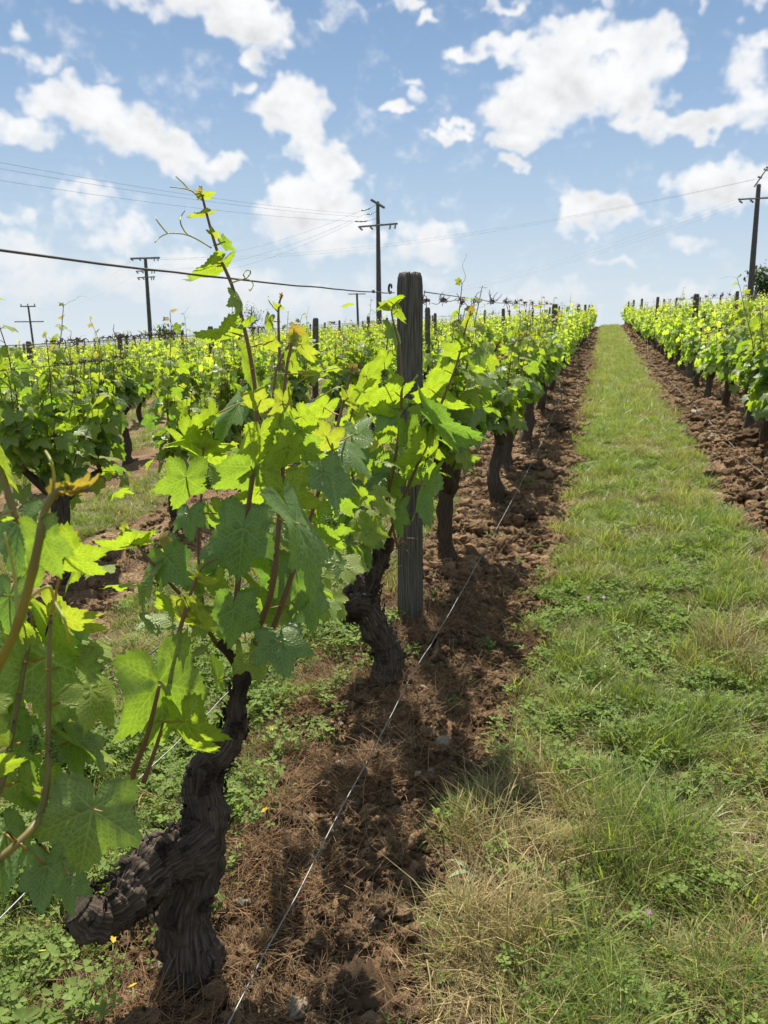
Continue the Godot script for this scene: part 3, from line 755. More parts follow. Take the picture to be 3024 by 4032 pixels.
# veins of a vine leaf: (albedo, height); x in [-1.2, 1.2], y in [-0.75, 1.65] of leaf space
func leaf_images() -> Array:
	var n := 512
	var k := n / 2.4
	var d := PackedFloat32Array()
	d.resize(n * n)
	d.fill(9.0)
	var width := PackedFloat32Array()
	width.resize(n * n)
	width.fill(0.004)
	var segs := []
	for mv in [[0.0, 1.0], [60.0, 0.86], [-60.0, 0.86], [130.0, 0.68], [-130.0, 0.68]]:
		var a := deg_to_rad(mv[0])
		var dir := Vector2(sin(a), cos(a))
		var ln: float = mv[1]
		segs.append([Vector2.ZERO, dir * ln, 0.014])
		for q in 5:
			var t := (0.22 + 0.15 * q) * ln
			for s in [-1.0, 1.0]:
				var dd := dir.rotated(s * 0.82)
				var sl := ln * (0.52 - 0.085 * q) * (1.0 if absf(mv[0]) < 100.0 else 0.8)
				var p0: Vector2 = dir * (t + 0.03 * s)
				segs.append([p0, p0 + dd * sl, 0.007])
				for r in 3:
					var p1: Vector2 = p0 + dd * sl * (0.3 + 0.24 * r)
					segs.append([p1, p1 + dd.rotated(s * -0.9) * sl * 0.3, 0.004])
					segs.append([p1, p1 + dd.rotated(s * 0.9) * sl * 0.28, 0.004])
	for sg in segs:
		var a: Vector2 = sg[0]
		var b: Vector2 = sg[1]
		var lo := (a.min(b) - Vector2(0.06, 0.06) + Vector2(1.2, 0.75)) * k
		var hi := (a.max(b) + Vector2(0.06, 0.06) + Vector2(1.2, 0.75)) * k
		var ab := b - a
		var l2 := maxf(ab.length_squared(), 1e-6)
		for y in range(maxi(0, int(lo.y)), mini(n, int(hi.y) + 1)):
			for x in range(maxi(0, int(lo.x)), mini(n, int(hi.x) + 1)):
				var p := Vector2(x / k - 1.2, y / k - 0.75)
				var t := clampf((p - a).dot(ab) / l2, 0.0, 1.0)
				var w: float = sg[2] * (1.0 - 0.6 * t)
				var q := (p - a - ab * t).length() - w
				var at := (n - 1 - y) * n + x
				if q < d[at]:
					d[at] = q
	var cell := FastNoiseLite.new()
	cell.noise_type = FastNoiseLite.TYPE_CELLULAR
	cell.cellular_return_type = FastNoiseLite.RETURN_DISTANCE2_SUB
	cell.frequency = 0.055
	cell.fractal_type = FastNoiseLite.FRACTAL_NONE
	var blot := FastNoiseLite.new()
	blot.frequency = 0.012
	blot.seed = 3
	var speckle := FastNoiseLite.new()
	speckle.frequency = 0.09
	speckle.seed = 33
	speckle.fractal_octaves = 2
	var al := PackedByteArray()
	al.resize(n * n * 3)
	var he := PackedByteArray()
	he.resize(n * n)
	for y in n:
		for x in n:
			var at := y * n + x
			var q := d[at]
			var vein := 1.0 - smoothstep(-0.002, 0.006, q)
			var cel := clampf(cell.get_noise_2d(x, y) * 0.5 + 0.5, 0.0, 1.0)
			var fine := smoothstep(0.0, 0.35, cel)
			var b := 0.80 + 0.10 * blot.get_noise_2d(x, y) + 0.02 * fine
			b = lerpf(b, 1.0, vein * 0.55)
			var speck := speckle.get_noise_2d(x, y)
			if speck > 0.60:
				b *= 0.82
			al[at * 3] = int(clampf(b * lerpf(0.97, 1.0, vein), 0, 1) * 255)
			al[at * 3 + 1] = int(clampf(b, 0, 1) * 255)
			al[at * 3 + 2] = int(clampf(b * lerpf(0.92, 1.0, vein), 0, 1) * 255)
			var hgt := 0.15 + 0.75 * smoothstep(0.0, 0.06, q) + 0.08 * fine
			he[at] = int(clampf(hgt, 0, 1) * 255)
	return [ImageTexture.create_from_image(Image.create_from_data(n, n, false, Image.FORMAT_RGB8, al)), ImageTexture.create_from_image(Image.create_from_data(n, n, false, Image.FORMAT_L8, he))]

func leafy(c: Color, back: Color, rough := 0.5) -> StandardMaterial3D:
	var m := std(c, rough)
	m.backlight_enabled = true
	m.backlight = back
	m.cull_mode = BaseMaterial3D.CULL_DISABLED
	return m

const TONES := [[0.300, 0.455, 0.160], [0.370, 0.515, 0.145], [0.470, 0.600, 0.130], [0.520, 0.590, 0.150], [0.560, 0.450, 0.150]]
const BACKS := [[1.08, 1.24, 0.36], [1.15, 1.25, 0.34], [1.22, 1.28, 0.32], [1.24, 1.26, 0.36], [1.2, 1.1, 0.4]]

func make_materials() -> void:
	var tx := leaf_images()
	M.leaf = []
	for t in 5:
		var m := leafy(lin(TONES[t][0], TONES[t][1], TONES[t][2]), lin(BACKS[t][0], BACKS[t][1], BACKS[t][2]), 0.43 if t < 2 else 0.5)
		m.metallic_specular = 0.62 if t < 2 else 0.5
		m.albedo_texture = tx[0]
		m.heightmap_enabled = true
		m.heightmap_texture = tx[1]
		m.heightmap_scale = 0.2
		M.leaf.append(m)
	M.foliage = leafy(Color.WHITE, lin(1.24, 1.28, 0.32), 0.45)
	M.foliage.vertex_color_use_as_albedo = true
	M.shoot = std(lin(0.13, 0.075, 0.028), 0.55)
	M.young_shoot = leafy(lin(0.15, 0.12, 0.032), lin(0.3, 0.3, 0.05), 0.5)
	M.petiole = leafy(lin(0.30, 0.19, 0.05), lin(0.4, 0.3, 0.1), 0.5)
	M.tendril = leafy(lin(0.26, 0.27, 0.06), lin(0.4, 0.4, 0.1), 0.5)
	M.flower = leafy(lin(0.10, 0.16, 0.03), lin(0.3, 0.4, 0.1), 0.6)
	M.bark = std(Color.WHITE, 0.92, 0.3)
	M.bark.albedo_texture = noise_tex(4, 0.035, 6, lin(0.024, 0.018, 0.0135), lin(0.165, 0.130, 0.102))
	M.bark.heightmap_enabled = true
	M.bark.heightmap_texture = noise_tex(6, 0.02, 5, Color.BLACK, Color.WHITE, 512, true)
	M.bark.heightmap_scale = 0.55
	M.bark.uv1_scale = Vector3(3.0, 0.55, 1)
	M.wood = std(Color.WHITE, 0.9, 0.3)
	M.wood.albedo_texture = noise_tex(14, 0.025, 5, lin(0.045, 0.042, 0.036), lin(0.21, 0.195, 0.165))
	M.wood.heightmap_enabled = true
	M.wood.heightmap_texture = noise_tex(15, 0.03, 5, Color.BLACK, Color.WHITE)
	M.wood.heightmap_scale = 0.6
	M.wood.uv1_scale = Vector3(3.0, 0.35, 1)
	M.wire = std(lin(0.27, 0.27, 0.27), 0.55)
	M.wire.metallic = 0.75
	M.rust = std(lin(0.07, 0.062, 0.058), 0.7)
	M.dry = std(lin(0.055, 0.042, 0.034), 0.9)
	M.concrete = std(Color.WHITE, 0.9)
	M.concrete.albedo_texture = noise_tex(18, 0.05, 4, lin(0.045, 0.045, 0.043), lin(0.11, 0.108, 0.10), 256)
	M.concrete.uv1_scale = Vector3(1, 0.4, 1)
	M.glass = std(lin(0.10, 0.14, 0.12), 0.15)
	M.line = std(lin(0.12, 0.12, 0.125), 0.6)
	M.steel = std(lin(0.12, 0.12, 0.12), 0.6)
	M.soil = std(Color.WHITE, 0.97, 0.25)
	M.soil.vertex_color_use_as_albedo = true
	M.soil.albedo_texture = noise_tex(31, 0.03, 5, lin(0.55, 0.53, 0.50), lin(1.0, 1.0, 1.0))
	M.soil.uv1_triplanar = true
	M.soil.uv1_scale = Vector3(2.2, 2.2, 2.2)
	M.soil.heightmap_enabled = true
	M.soil.heightmap_texture = noise_tex(32, 0.035, 5, Color.BLACK, Color.WHITE)
	M.soil.heightmap_scale = 1.6
	M.crumb = std(Color.WHITE, 0.97, 0.25)
	M.crumb.vertex_color_use_as_albedo = true
	M.crumb.albedo_texture = noise_tex(51, 0.035, 5, lin(0.45, 0.43, 0.40), lin(1.0, 1.0, 1.0), 256)
	M.crumb.uv1_triplanar = true
	M.crumb.uv1_scale = Vector3(0.6, 0.6, 0.6)
	M.crumb.heightmap_enabled = true
	M.crumb.heightmap_texture = noise_tex(52, 0.06, 5, Color.BLACK, Color.WHITE, 256)
	M.crumb.heightmap_scale = 0.35
	M.stone = std(Color.WHITE, 0.85)
	M.stone.albedo_texture = noise_tex(41, 0.03, 4, lin(0.16, 0.125, 0.095), lin(0.36, 0.30, 0.24), 256)
	M.stone.uv1_triplanar = true
	M.stone.uv1_scale = Vector3(9, 9, 9)
	M.grass = leafy(Color.WHITE, lin(0.9, 1.0, 0.4), 0.45)
	M.grass.vertex_color_use_as_albedo = true
	M.weed = leafy(Color.WHITE, lin(0.8, 0.95, 0.3), 0.7)
	M.weed.vertex_color_use_as_albedo = true
	M.weed.metallic_specular = 0.3
	M.straw = leafy(Color.WHITE, lin(0.3, 0.28, 0.2), 0.7)
	M.straw.vertex_color_use_as_albedo = true
	M.tree = leafy(Color.WHITE, lin(0.5, 0.6, 0.25), 0.6)
	M.tree.vertex_color_use_as_albedo = true
	M.yellow = leafy(lin(0.75, 0.48, 0.03), lin(0.5, 0.4, 0.05), 0.6)
	M.purple = leafy(lin(0.45, 0.13, 0.50), lin(0.5, 0.3, 0.5), 0.6)


# ---------------------------------------------------------------- the vine leaf
func leaf_radius(deg: float, sinus: float) -> float:
	var p := [[0.0, 1.03], [9.0, 0.90], [31.0, 0.68 - sinus], [48.0, 0.80], [57.0, 0.95], [68.0, 0.80], [94.0, 0.63 - sinus], [118.0, 0.70], [129.0, 0.77], [143.0, 0.66], [166.0, 0.46], [175.0, 0.26], [180.0, 0.06]]
	for k in p.size() - 1:
		if deg <= p[k + 1][0]:
			var t: float = (deg - p[k][0]) / (p[k + 1][0] - p[k][0])
			return lerpf(p[k][1], p[k + 1][1], t * t * (3.0 - 2.0 * t) * 0.5 + t * 0.5)
	return 0.06

# arrays of one blade: petiole joint at the origin, tip towards +y, upper side +z
func leaf_arrays(points: int, rings: Array, sd: int, sinus: float, dome: float, bend: float, tooth: float) -> Array:
	var r := RandomNumberGenerator.new()
	r.seed = sd
	var ph := r.randf() * TAU
	var fold := r.randf_range(-0.12, 0.22)
	var asym := r.randf_range(-0.05, 0.05)
	var v := PackedVector3Array([Vector3.ZERO])
	var out := []
	for k in points:
		var deg := -180.0 + 360.0 * (k + 0.5) / points
		var rr := leaf_radius(absf(deg), sinus)
		rr *= 1.0 + (tooth if k % 2 == 0 else -tooth) * r.randf_range(0.6, 1.2) + asym * signf(deg)
		out.append([deg_to_rad(deg), rr])
	for q in rings.size():
		for k in points:
			var a: float = out[k][0]
			var full: float = out[k][1]
			# inner rings are smoother than the toothed rim
			var soft := leaf_radius(absf(rad_to_deg(a)), sinus * 0.8)
			var rr: float = rings[q] * lerpf(soft, full, rings[q] * rings[q])
			var x := sin(a) * rr
			var y := cos(a) * rr
			var z := -dome * rr * rr + 0.085 * rr * rr * sin(3.0 * a + ph) + fold * absf(x) * 0.6 + 0.03 * sin(5.0 * a + ph * 2.0) * rr
			# blade is a little raised between the main veins
			z += 0.035 * rr * (1.0 - absf(cos(a * 3.0)))
			if y > 0.0:
				z -= bend * y * y
			v.append(Vector3(x, y, z))
	var i := PackedInt32Array()
	for k in points:
		var n := (k + 1) % points
		i.append_array(PackedInt32Array([0, 1 + k, 1 + n]))
		for q in rings.size() - 1:
			var a := 1 + q * points
			i.append_array(PackedInt32Array([a + k, a + points + k, a + points + n, a + k, a + points + n, a + n]))
	var uv := PackedVector2Array()
	for p in v:
		uv.append(Vector2((p.x + 1.2) / 2.4, 1.0 - (p.y + 0.75) / 2.4))
	return [v, uv, i]

func arrays_mesh(a: Array) -> ArrayMesh:
	var g := Geo.new()
	g.add(Transform3D(), a[0], a[1], a[2])
	return g.mesh()

var leaf_hi := []
var leaf_mid := []
var leaf_low := []
var petiole_mesh: ArrayMesh

func make_leaf_shapes() -> void:
	var dome := [0.16, 0.30, 0.05, 0.36, 0.20, -0.14]
	var bend := [0.16, 0.02, 0.30, 0.14, -0.10, 0.32]
	var sin_ := [0.03, 0.07, -0.02, 0.09, 0.05, 0.0]
	for k in 6:
		leaf_hi.append(arrays_mesh(leaf_arrays(76, [0.22, 0.45, 0.68, 0.87, 1.0], 100 + k, sin_[k], dome[k], bend[k], 0.058)))
		leaf_mid.append(arrays_mesh(leaf_arrays(52, [0.5, 1.0], 200 + k, sin_[k], dome[k], bend[k], 0.055)))
		leaf_low.append(leaf_arrays(18, [1.0], 300 + k, sin_[k] + 0.06, dome[k] * 1.3, bend[k], 0.06))
	var g := Geo.new()
	var pts := []
	var rad := []
	for k in 6:
		var t := k / 5.0
		pts.append(Vector3(0, t, 0.10 * sin(t * PI)))
		rad.append(1.15 - 0.3 * t if k > 0 else 1.5)
	g.tube(pts, rad, 6)
	petiole_mesh = g.mesh()

func blade_xf(j: Vector3, tip: Vector3, n: Vector3, w := 1.0) -> Transform3D:
	var ln := tip.length()
	var side := tip.cross(n).normalized()
	var nn := side.cross(tip).normalized()
	return Transform3D(Basis(side * ln * w, tip, nn * ln), j)

func stalk_xf(a: Vector3, b: Vector3, r: float) -> Transform3D:
	var d := b - a
	var up := Vector3(0, 1, 0.01).normalized()
	var x := d.cross(up)
	if x.length() < 1e-5:
		x = Vector3(1, 0, 0)
	x = x.normalized()
	var z := x.cross(d.normalized())
	return Transform3D(Basis(x * r, d, z * maxf(r, 0.0)), a)


# ---------------------------------------------------------------- vines built by habit
# returns {wood: Geo, shoots: [Geo], leaves: [[xf, tone, variant]], tendrils: Geo}
func grow_vine(r: RandomNumberGenerator, tall: float, fine: bool, bare := false) -> Dictionary:
	var wood := Geo.new()
	var hh := r.randf_range(0.36, 0.48) * tall
	if bare:
		hh = r.randf_range(0.47, 0.53)
	var lean := Vector3(r.randf_range(-0.08, 0.08), 0, r.randf_range(-0.22, 0.22))
	var pts := []
	var rad := []
	var bow := Vector3(r.randf_range(-0.07, 0.07), 0, r.randf_range(-0.13, 0.13))
	var kink := Vector3(r.randf_range(-0.03, 0.03), 0, r.randf_range(-0.05, 0.05))
	var nseg := 11 if fine else 6
	for k in nseg:
		var t := float(k) / (nseg - 1)
		pts.append(Vector3(0, lerpf(-0.10, hh, t), 0) + lean * t * t + bow * sin(t * PI) + kink * sin(t * TAU * 1.3))
		rad.append(lerpf(0.066, 0.042, smoothstep(0.0, 0.7, t)) * r.randf_range(0.82, 1.2))
	rad[nseg - 1] *= 0.75
	wood.tube(pts, rad, 18 if fine else 8, 0.38, nf)
	var head: Vector3 = pts[nseg - 1]
	var spots := [head]
	for s in [-1.0, 1.0]:
		if r.randf() < 0.85:
			var ln := r.randf_range(0.18, 0.42)
			var tip := head + Vector3(r.randf_range(-0.05, 0.05), r.randf_range(0.02, 0.14), s * ln)
			var mid := head.lerp(tip, 0.5) + Vector3(0, r.randf_range(-0.06, 0.02), 0)
			wood.tube([head - Vector3(0, 0.06, 0), mid, tip], [0.042, 0.034, 0.022], 12 if fine else 6, 0.4, nf)
			spots.append(tip)
			spots.append(tip)
	var shoots := []
	var leaves := []
	var tend := Geo.new()
	var count := r.randi_range(14, 16)
	for q in count:
		var o: Vector3 = spots[q % spots.size()]
		var dir := Vector3(r.randf_range(-0.42, 0.42), 1.0, r.randf_range(-1.1, 1.1)).normalized()
		var ln := r.randf_range(0.40, 0.68) * tall
		if r.randf() < 0.17:
			ln += r.randf_range(0.15, 0.42)
		var steps := maxi(5, int(ln / 0.066))
		var sp := [o]
		var sr := [0.0062]
		var g := Geo.new()
		var az := r.randf() * TAU
		for k in steps:
			dir = (dir + Vector3(r.randf_range(-0.12, 0.12), 0.14, r.randf_range(-0.12, 0.12))).normalized()
			var p: Vector3 = (sp[-1] as Vector3) + dir * (ln / steps)
			sp.append(p)
			var t := float(k + 1) / steps
			sr.append(lerpf(0.0058, 0.0018, t))
			az += PI + r.randf_range(-0.7, 0.7)
			var reps := 2 if t < 0.7 and r.randf() < 0.8 else 1
			for e in reps:
				var size := lerpf(0.070, 0.082, t / 0.3) if t < 0.3 else lerpf(0.082, 0.024, pow((t - 0.3) / 0.7, 1.5))
				size *= r.randf_range(0.8, 1.2)
				var aa := az + e * r.randf_range(1.2, 2.4)
				var outw := Vector3(cos(aa), 0, sin(aa))
				var pl := size * r.randf_range(0.7, 1.15) + (0.03 if e == 1 else 0.0)
				var j := p + (outw * 0.85 + Vector3(0, r.randf_range(0.1, 0.7), 0)).normalized() * pl
				var tip := (outw * r.randf_range(0.3, 1.0) + Vector3(r.randf_range(-0.3, 0.3), r.randf_range(-1.0, 0.05), r.randf_range(-0.3, 0.3))).normalized() * size
				if t > 0.85:
					tip = (outw * 0.8 + Vector3(0, r.randf_range(-0.5, 0.6), 0)).normalized() * size
				var n := outw * r.randf_range(0.1, 0.9) + Vector3(r.randf_range(-0.5, 0.5), r.randf_range(0.2, 0.9), r.randf_range(-0.5, 0.5))
				var tone := 0
				if t < 0.45:
					tone = [0, 1, 1, 2][r.randi() % 4]
				elif t < 0.72:
					tone = [1, 2, 2][r.randi() % 3]
				elif t < 0.92:
					tone = [2, 2, 3][r.randi() % 3]
				else:
					tone = [3, 4][r.randi() % 2]
				leaves.append([blade_xf(j, tip, n), tone, r.randi() % 6])
				g.tube([p, p.lerp(j, 0.55) + Vector3(0, 0.01, 0), j], [0.0019, 0.0015, 0.0012], 4 if fine else 3, 0.0, null, false)
			if fine and t > 0.5 and r.randf() < 0.3:
				var tp := [p]
				var td := (Vector3(-cos(az), 0.6, -sin(az))).normalized()
				for w in 7:
					td = (td + Vector3(r.randf_range(-0.5, 0.5), r.randf_range(-0.5, 0.4), r.randf_range(-0.5, 0.5))).normalized()
					tp.append((tp[-1] as Vector3) + td * 0.022)
				tend.tube(tp, [0.0013, 0.0012, 0.001, 0.001, 0.0009, 0.0008, 0.0007, 0.0006], 4, 0.0, null, false)
		g.tube(sp, sr, 7 if fine else 4, 0.0, null, false)
		shoots.append(g)
	# skirt of broad leaves round the head
	for q in (14 if bare else 26):
		var aa := r.randf() * TAU
		var outw := Vector3(cos(aa) * 0.8, 0, sin(aa))
		var o: Vector3 = spots[q % spots.size()]
		var size := r.randf_range(0.062, 0.092)
		var j := o + outw * r.randf_range(0.06, 0.24) + Vector3(0, r.randf_range(0.04 if bare else -0.10, 0.16), 0)
		var tip := (outw * r.randf_range(0.2, 0.7) + Vector3(0, r.randf_range(-1.0, -0.3), 0)).normalized() * size
		leaves.append([blade_xf(j, tip, outw + Vector3(0, r.randf_range(0.0, 0.8), 0)), [0, 1, 1, 2][r.randi() % 4], r.randi() % 6])
		var gs: Geo = shoots[q % spots.size()]
		gs.tube([o, o.lerp(j, 0.5) + Vector3(0, 0.02, 0), j], [0.002, 0.0016, 0.0012], 3, 0.0, null, false)
	return {"wood": wood, "shoots": shoots, "leaves": leaves, "tendrils": tend}

func vine_nodes(o: Node3D, d: Dictionary, mid: bool) -> void:
	part("trunk", d.wood.mesh(), M.bark, o)
	if mid:
		for g in d.shoots:
			part("shoot", g.mesh(), M.shoot, o)
		if d.tendrils.v.size() > 0:
			var te := part("tendrils", d.tendrils.mesh(), M.tendril, o)
			te.set_meta("kind", "stuff")
		for l in d.leaves:
			part("leaf", leaf_mid[l[2]], M.leaf[l[1]], o, l[0])
	else:
		var all := Geo.new()
		for g in d.shoots:
			all.add(Transform3D(), g.v, g.uv, g.i)
		part("shoots", all.mesh(), M.shoot, o).set_meta("kind", "stuff")
		part("foliage", merged_leaves(d.leaves).mesh(), M.foliage, o).set_meta("kind", "stuff")

func merged_leaves(leaves: Array) -> Geo:
	var f := Geo.new()
	for l in leaves:
		var t: Array = TONES[l[1]]
		var k := 1.04 * (0.88 + 0.24 * rng.randf())
		f.tint = Color(t[0] * k, t[1] * k, t[2] * k)
		var a: Array = leaf_low[l[2]]
		f.add(l[0], a[0], a[1], a[2])
	return f

func row_name(row: int) -> String:
	if row == 0:
		return "the near row"
	if row == 1:
		return "the row across the path"
	if row > 1:
		return "the %s row across the path" % ordinal(row)
	return "the %s row behind the post" % ordinal(-row)

func seen(x: float, s: float, margin := 0.8) -> bool:
	return s > 0.8 and x > -s * 0.83 - margin and x < s * 0.19 + margin

func plant_vineyard() -> void:
	var r := RandomNumberGenerator.new()
	r.seed = 77
	# every vine in view: distance, row, x, z
	var spots := []
	var beside := []      # vines of the same rows that stand just out of view
	for row in range(-24, 6):
		var x := row_x(row)
		var z := -2.0 - r.randf() * 1.2
		var known: Array = {0: [-4.32, -5.75, -6.78, -8.26, -9.55], -1: [-2.75, -3.98, -5.25]}.get(row, [])
		for kz in known:
			spots.append({"d": Vector2(x, kz).length(), "row": row, "x": x + (0.06 if row == 0 else 0.0), "z": kz})
		if row == 0:
			z = -10.9
		if row == -1:
			z = -6.5
		while z > -60.0:
			var xx := x + r.randf_range(-0.05, 0.05)
			if seen(xx, -z):
				spots.append({"d": Vector2(xx, z).length(), "row": row, "x": xx, "z": z})
			elif -z > 2.5 and xx > z * 1.35 - 3.0 and xx < -z * 0.5 + 2.5:
				beside.append(Vector3(xx, base_y(xx, z) + 0.005, z))
			z -= 1.3 + r.randf_range(-0.16, 0.16)
	spots.sort_custom(func(a, b): return a.d < b.d)
	var nth := {0: 2}
	var ranked := spots.duplicate()
	ranked.sort_custom(func(a, b): return a.z > b.z)
	for s in ranked:
		nth[s.row] = nth.get(s.row, 0) + 1
		s.n = nth[s.row]
	# variants for the far ones
	var kinds := []
	var merged := []
	for k in 9:
		var d := grow_vine(r, 1.0 + r.randf_range(-0.06, 0.06), false)
		kinds.append(d)
	var far := []
	for k in 9:
		far.append([])
	var protos := []
	protos.resize(9)
	var near := 24
	var singles := 290
	for k in spots.size():
		var s: Dictionary = spots[k]
		var at := Vector3(s.x, base_y(s.x, s.z) + 0.005, s.z)
		var label := "leafy grape vine, %s up the slope in %s" % [ordinal(s.n), row_name(s.row)]
		if k < near:
			var o := thing("grape_vine", label, "vine", at, "vines in the vineyard rows")
			vine_nodes(o, grow_vine(r, 1.08 + r.randf_range(-0.05, 0.1), true, s.row == 0), true)
		else:
			var kind := r.randi() % 9
			var turn := Basis(Vector3.UP, (PI if r.randf() < 0.5 else 0.0) + r.randf_range(-0.35, 0.35)).scaled(Vector3.ONE * r.randf_range(0.9, 1.06))
			if k < singles:
				var o: Node3D
				if protos[kind] == null:
					o = thing("grape_vine", label, "vine", at, "vines in the vineyard rows")
					vine_nodes(o, kinds[kind], false)
					protos[kind] = o
				else:
					o = protos[kind].duplicate()
					o.name = numbered("grape_vine")
					add_child(o)
					tag(o, label, "vine", "vines in the vineyard rows")
				o.transform = Transform3D(turn, at)
			else:
				far[kind].append(Transform3D(turn, at))
	for p in beside:
		far[r.randi() % 9].append(Transform3D(Basis(Vector3.UP, r.randf_range(-0.35, 0.35)), p))
	var mass := Node3D.new()
	mass.name = "distant_vines"
	tag(mass, "mass of distant leafy vine rows reaching up to the skyline", "vines")
	mass.set_meta("kind", "stuff")
	add_child(mass)
	for k in 9:
		if far[k].is_empty():
			continue
		var leaves := merged_leaves(kinds[k].leaves)
		var wood := Geo.new()
		wood.add(Transform3D(), kinds[k].wood.v, kinds[k].wood.uv, kinds[k].wood.i)
		for g in kinds[k].shoots:
			wood.add(Transform3D(), g.v, g.uv, g.i)
		for pair in [["foliage", leaves.mesh(), M.foliage], ["stems", wood.mesh(), M.shoot]]:
			var mm := MultiMesh.new()
			mm.transform_format = MultiMesh.TRANSFORM_3D
			mm.mesh = pair[1]
			mm.instance_count = far[k].size()
			for q in far[k].size():
				mm.set_instance_transform(q, far[k][q])
			var o := MultiMeshInstance3D.new()
			o.name = pair[0]
			o.multimesh = mm
			o.material_override = pair[2]
			o.set_meta("kind", "stuff")
			mass.add_child(o, true)
	print("vines ", spots.size())


# ---------------------------------------------------------------- the three vines nearest the camera
func smooth_path(p: Array, each: int) -> Array:
	var out := []
	for k in p.size() - 1:
		var a: Vector3 = p[maxi(k - 1, 0)]
		var b: Vector3 = p[k]
		var c: Vector3 = p[k + 1]
		var d: Vector3 = p[mini(k + 2, p.size() - 1)]
		for q in each:
			out.append(b.cubic_interpolate(c, a, d, float(q) / each))
	out.append(p[-1])
	return out

func smooth_values(p: Array, each: int) -> Array:
	var out := []
	for k in p.size() - 1:
		for q in each:
			out.append(lerpf(p[k], p[k + 1], float(q) / each))
	out.append(p[-1])
	return out

func points_of(row: Array, from: int, step := 3) -> Array:
	var out := []
	for k in range(from, row.size(), step):
		out.append(Vector3(row[k], row[k + 1], row[k + 2]))
	return out

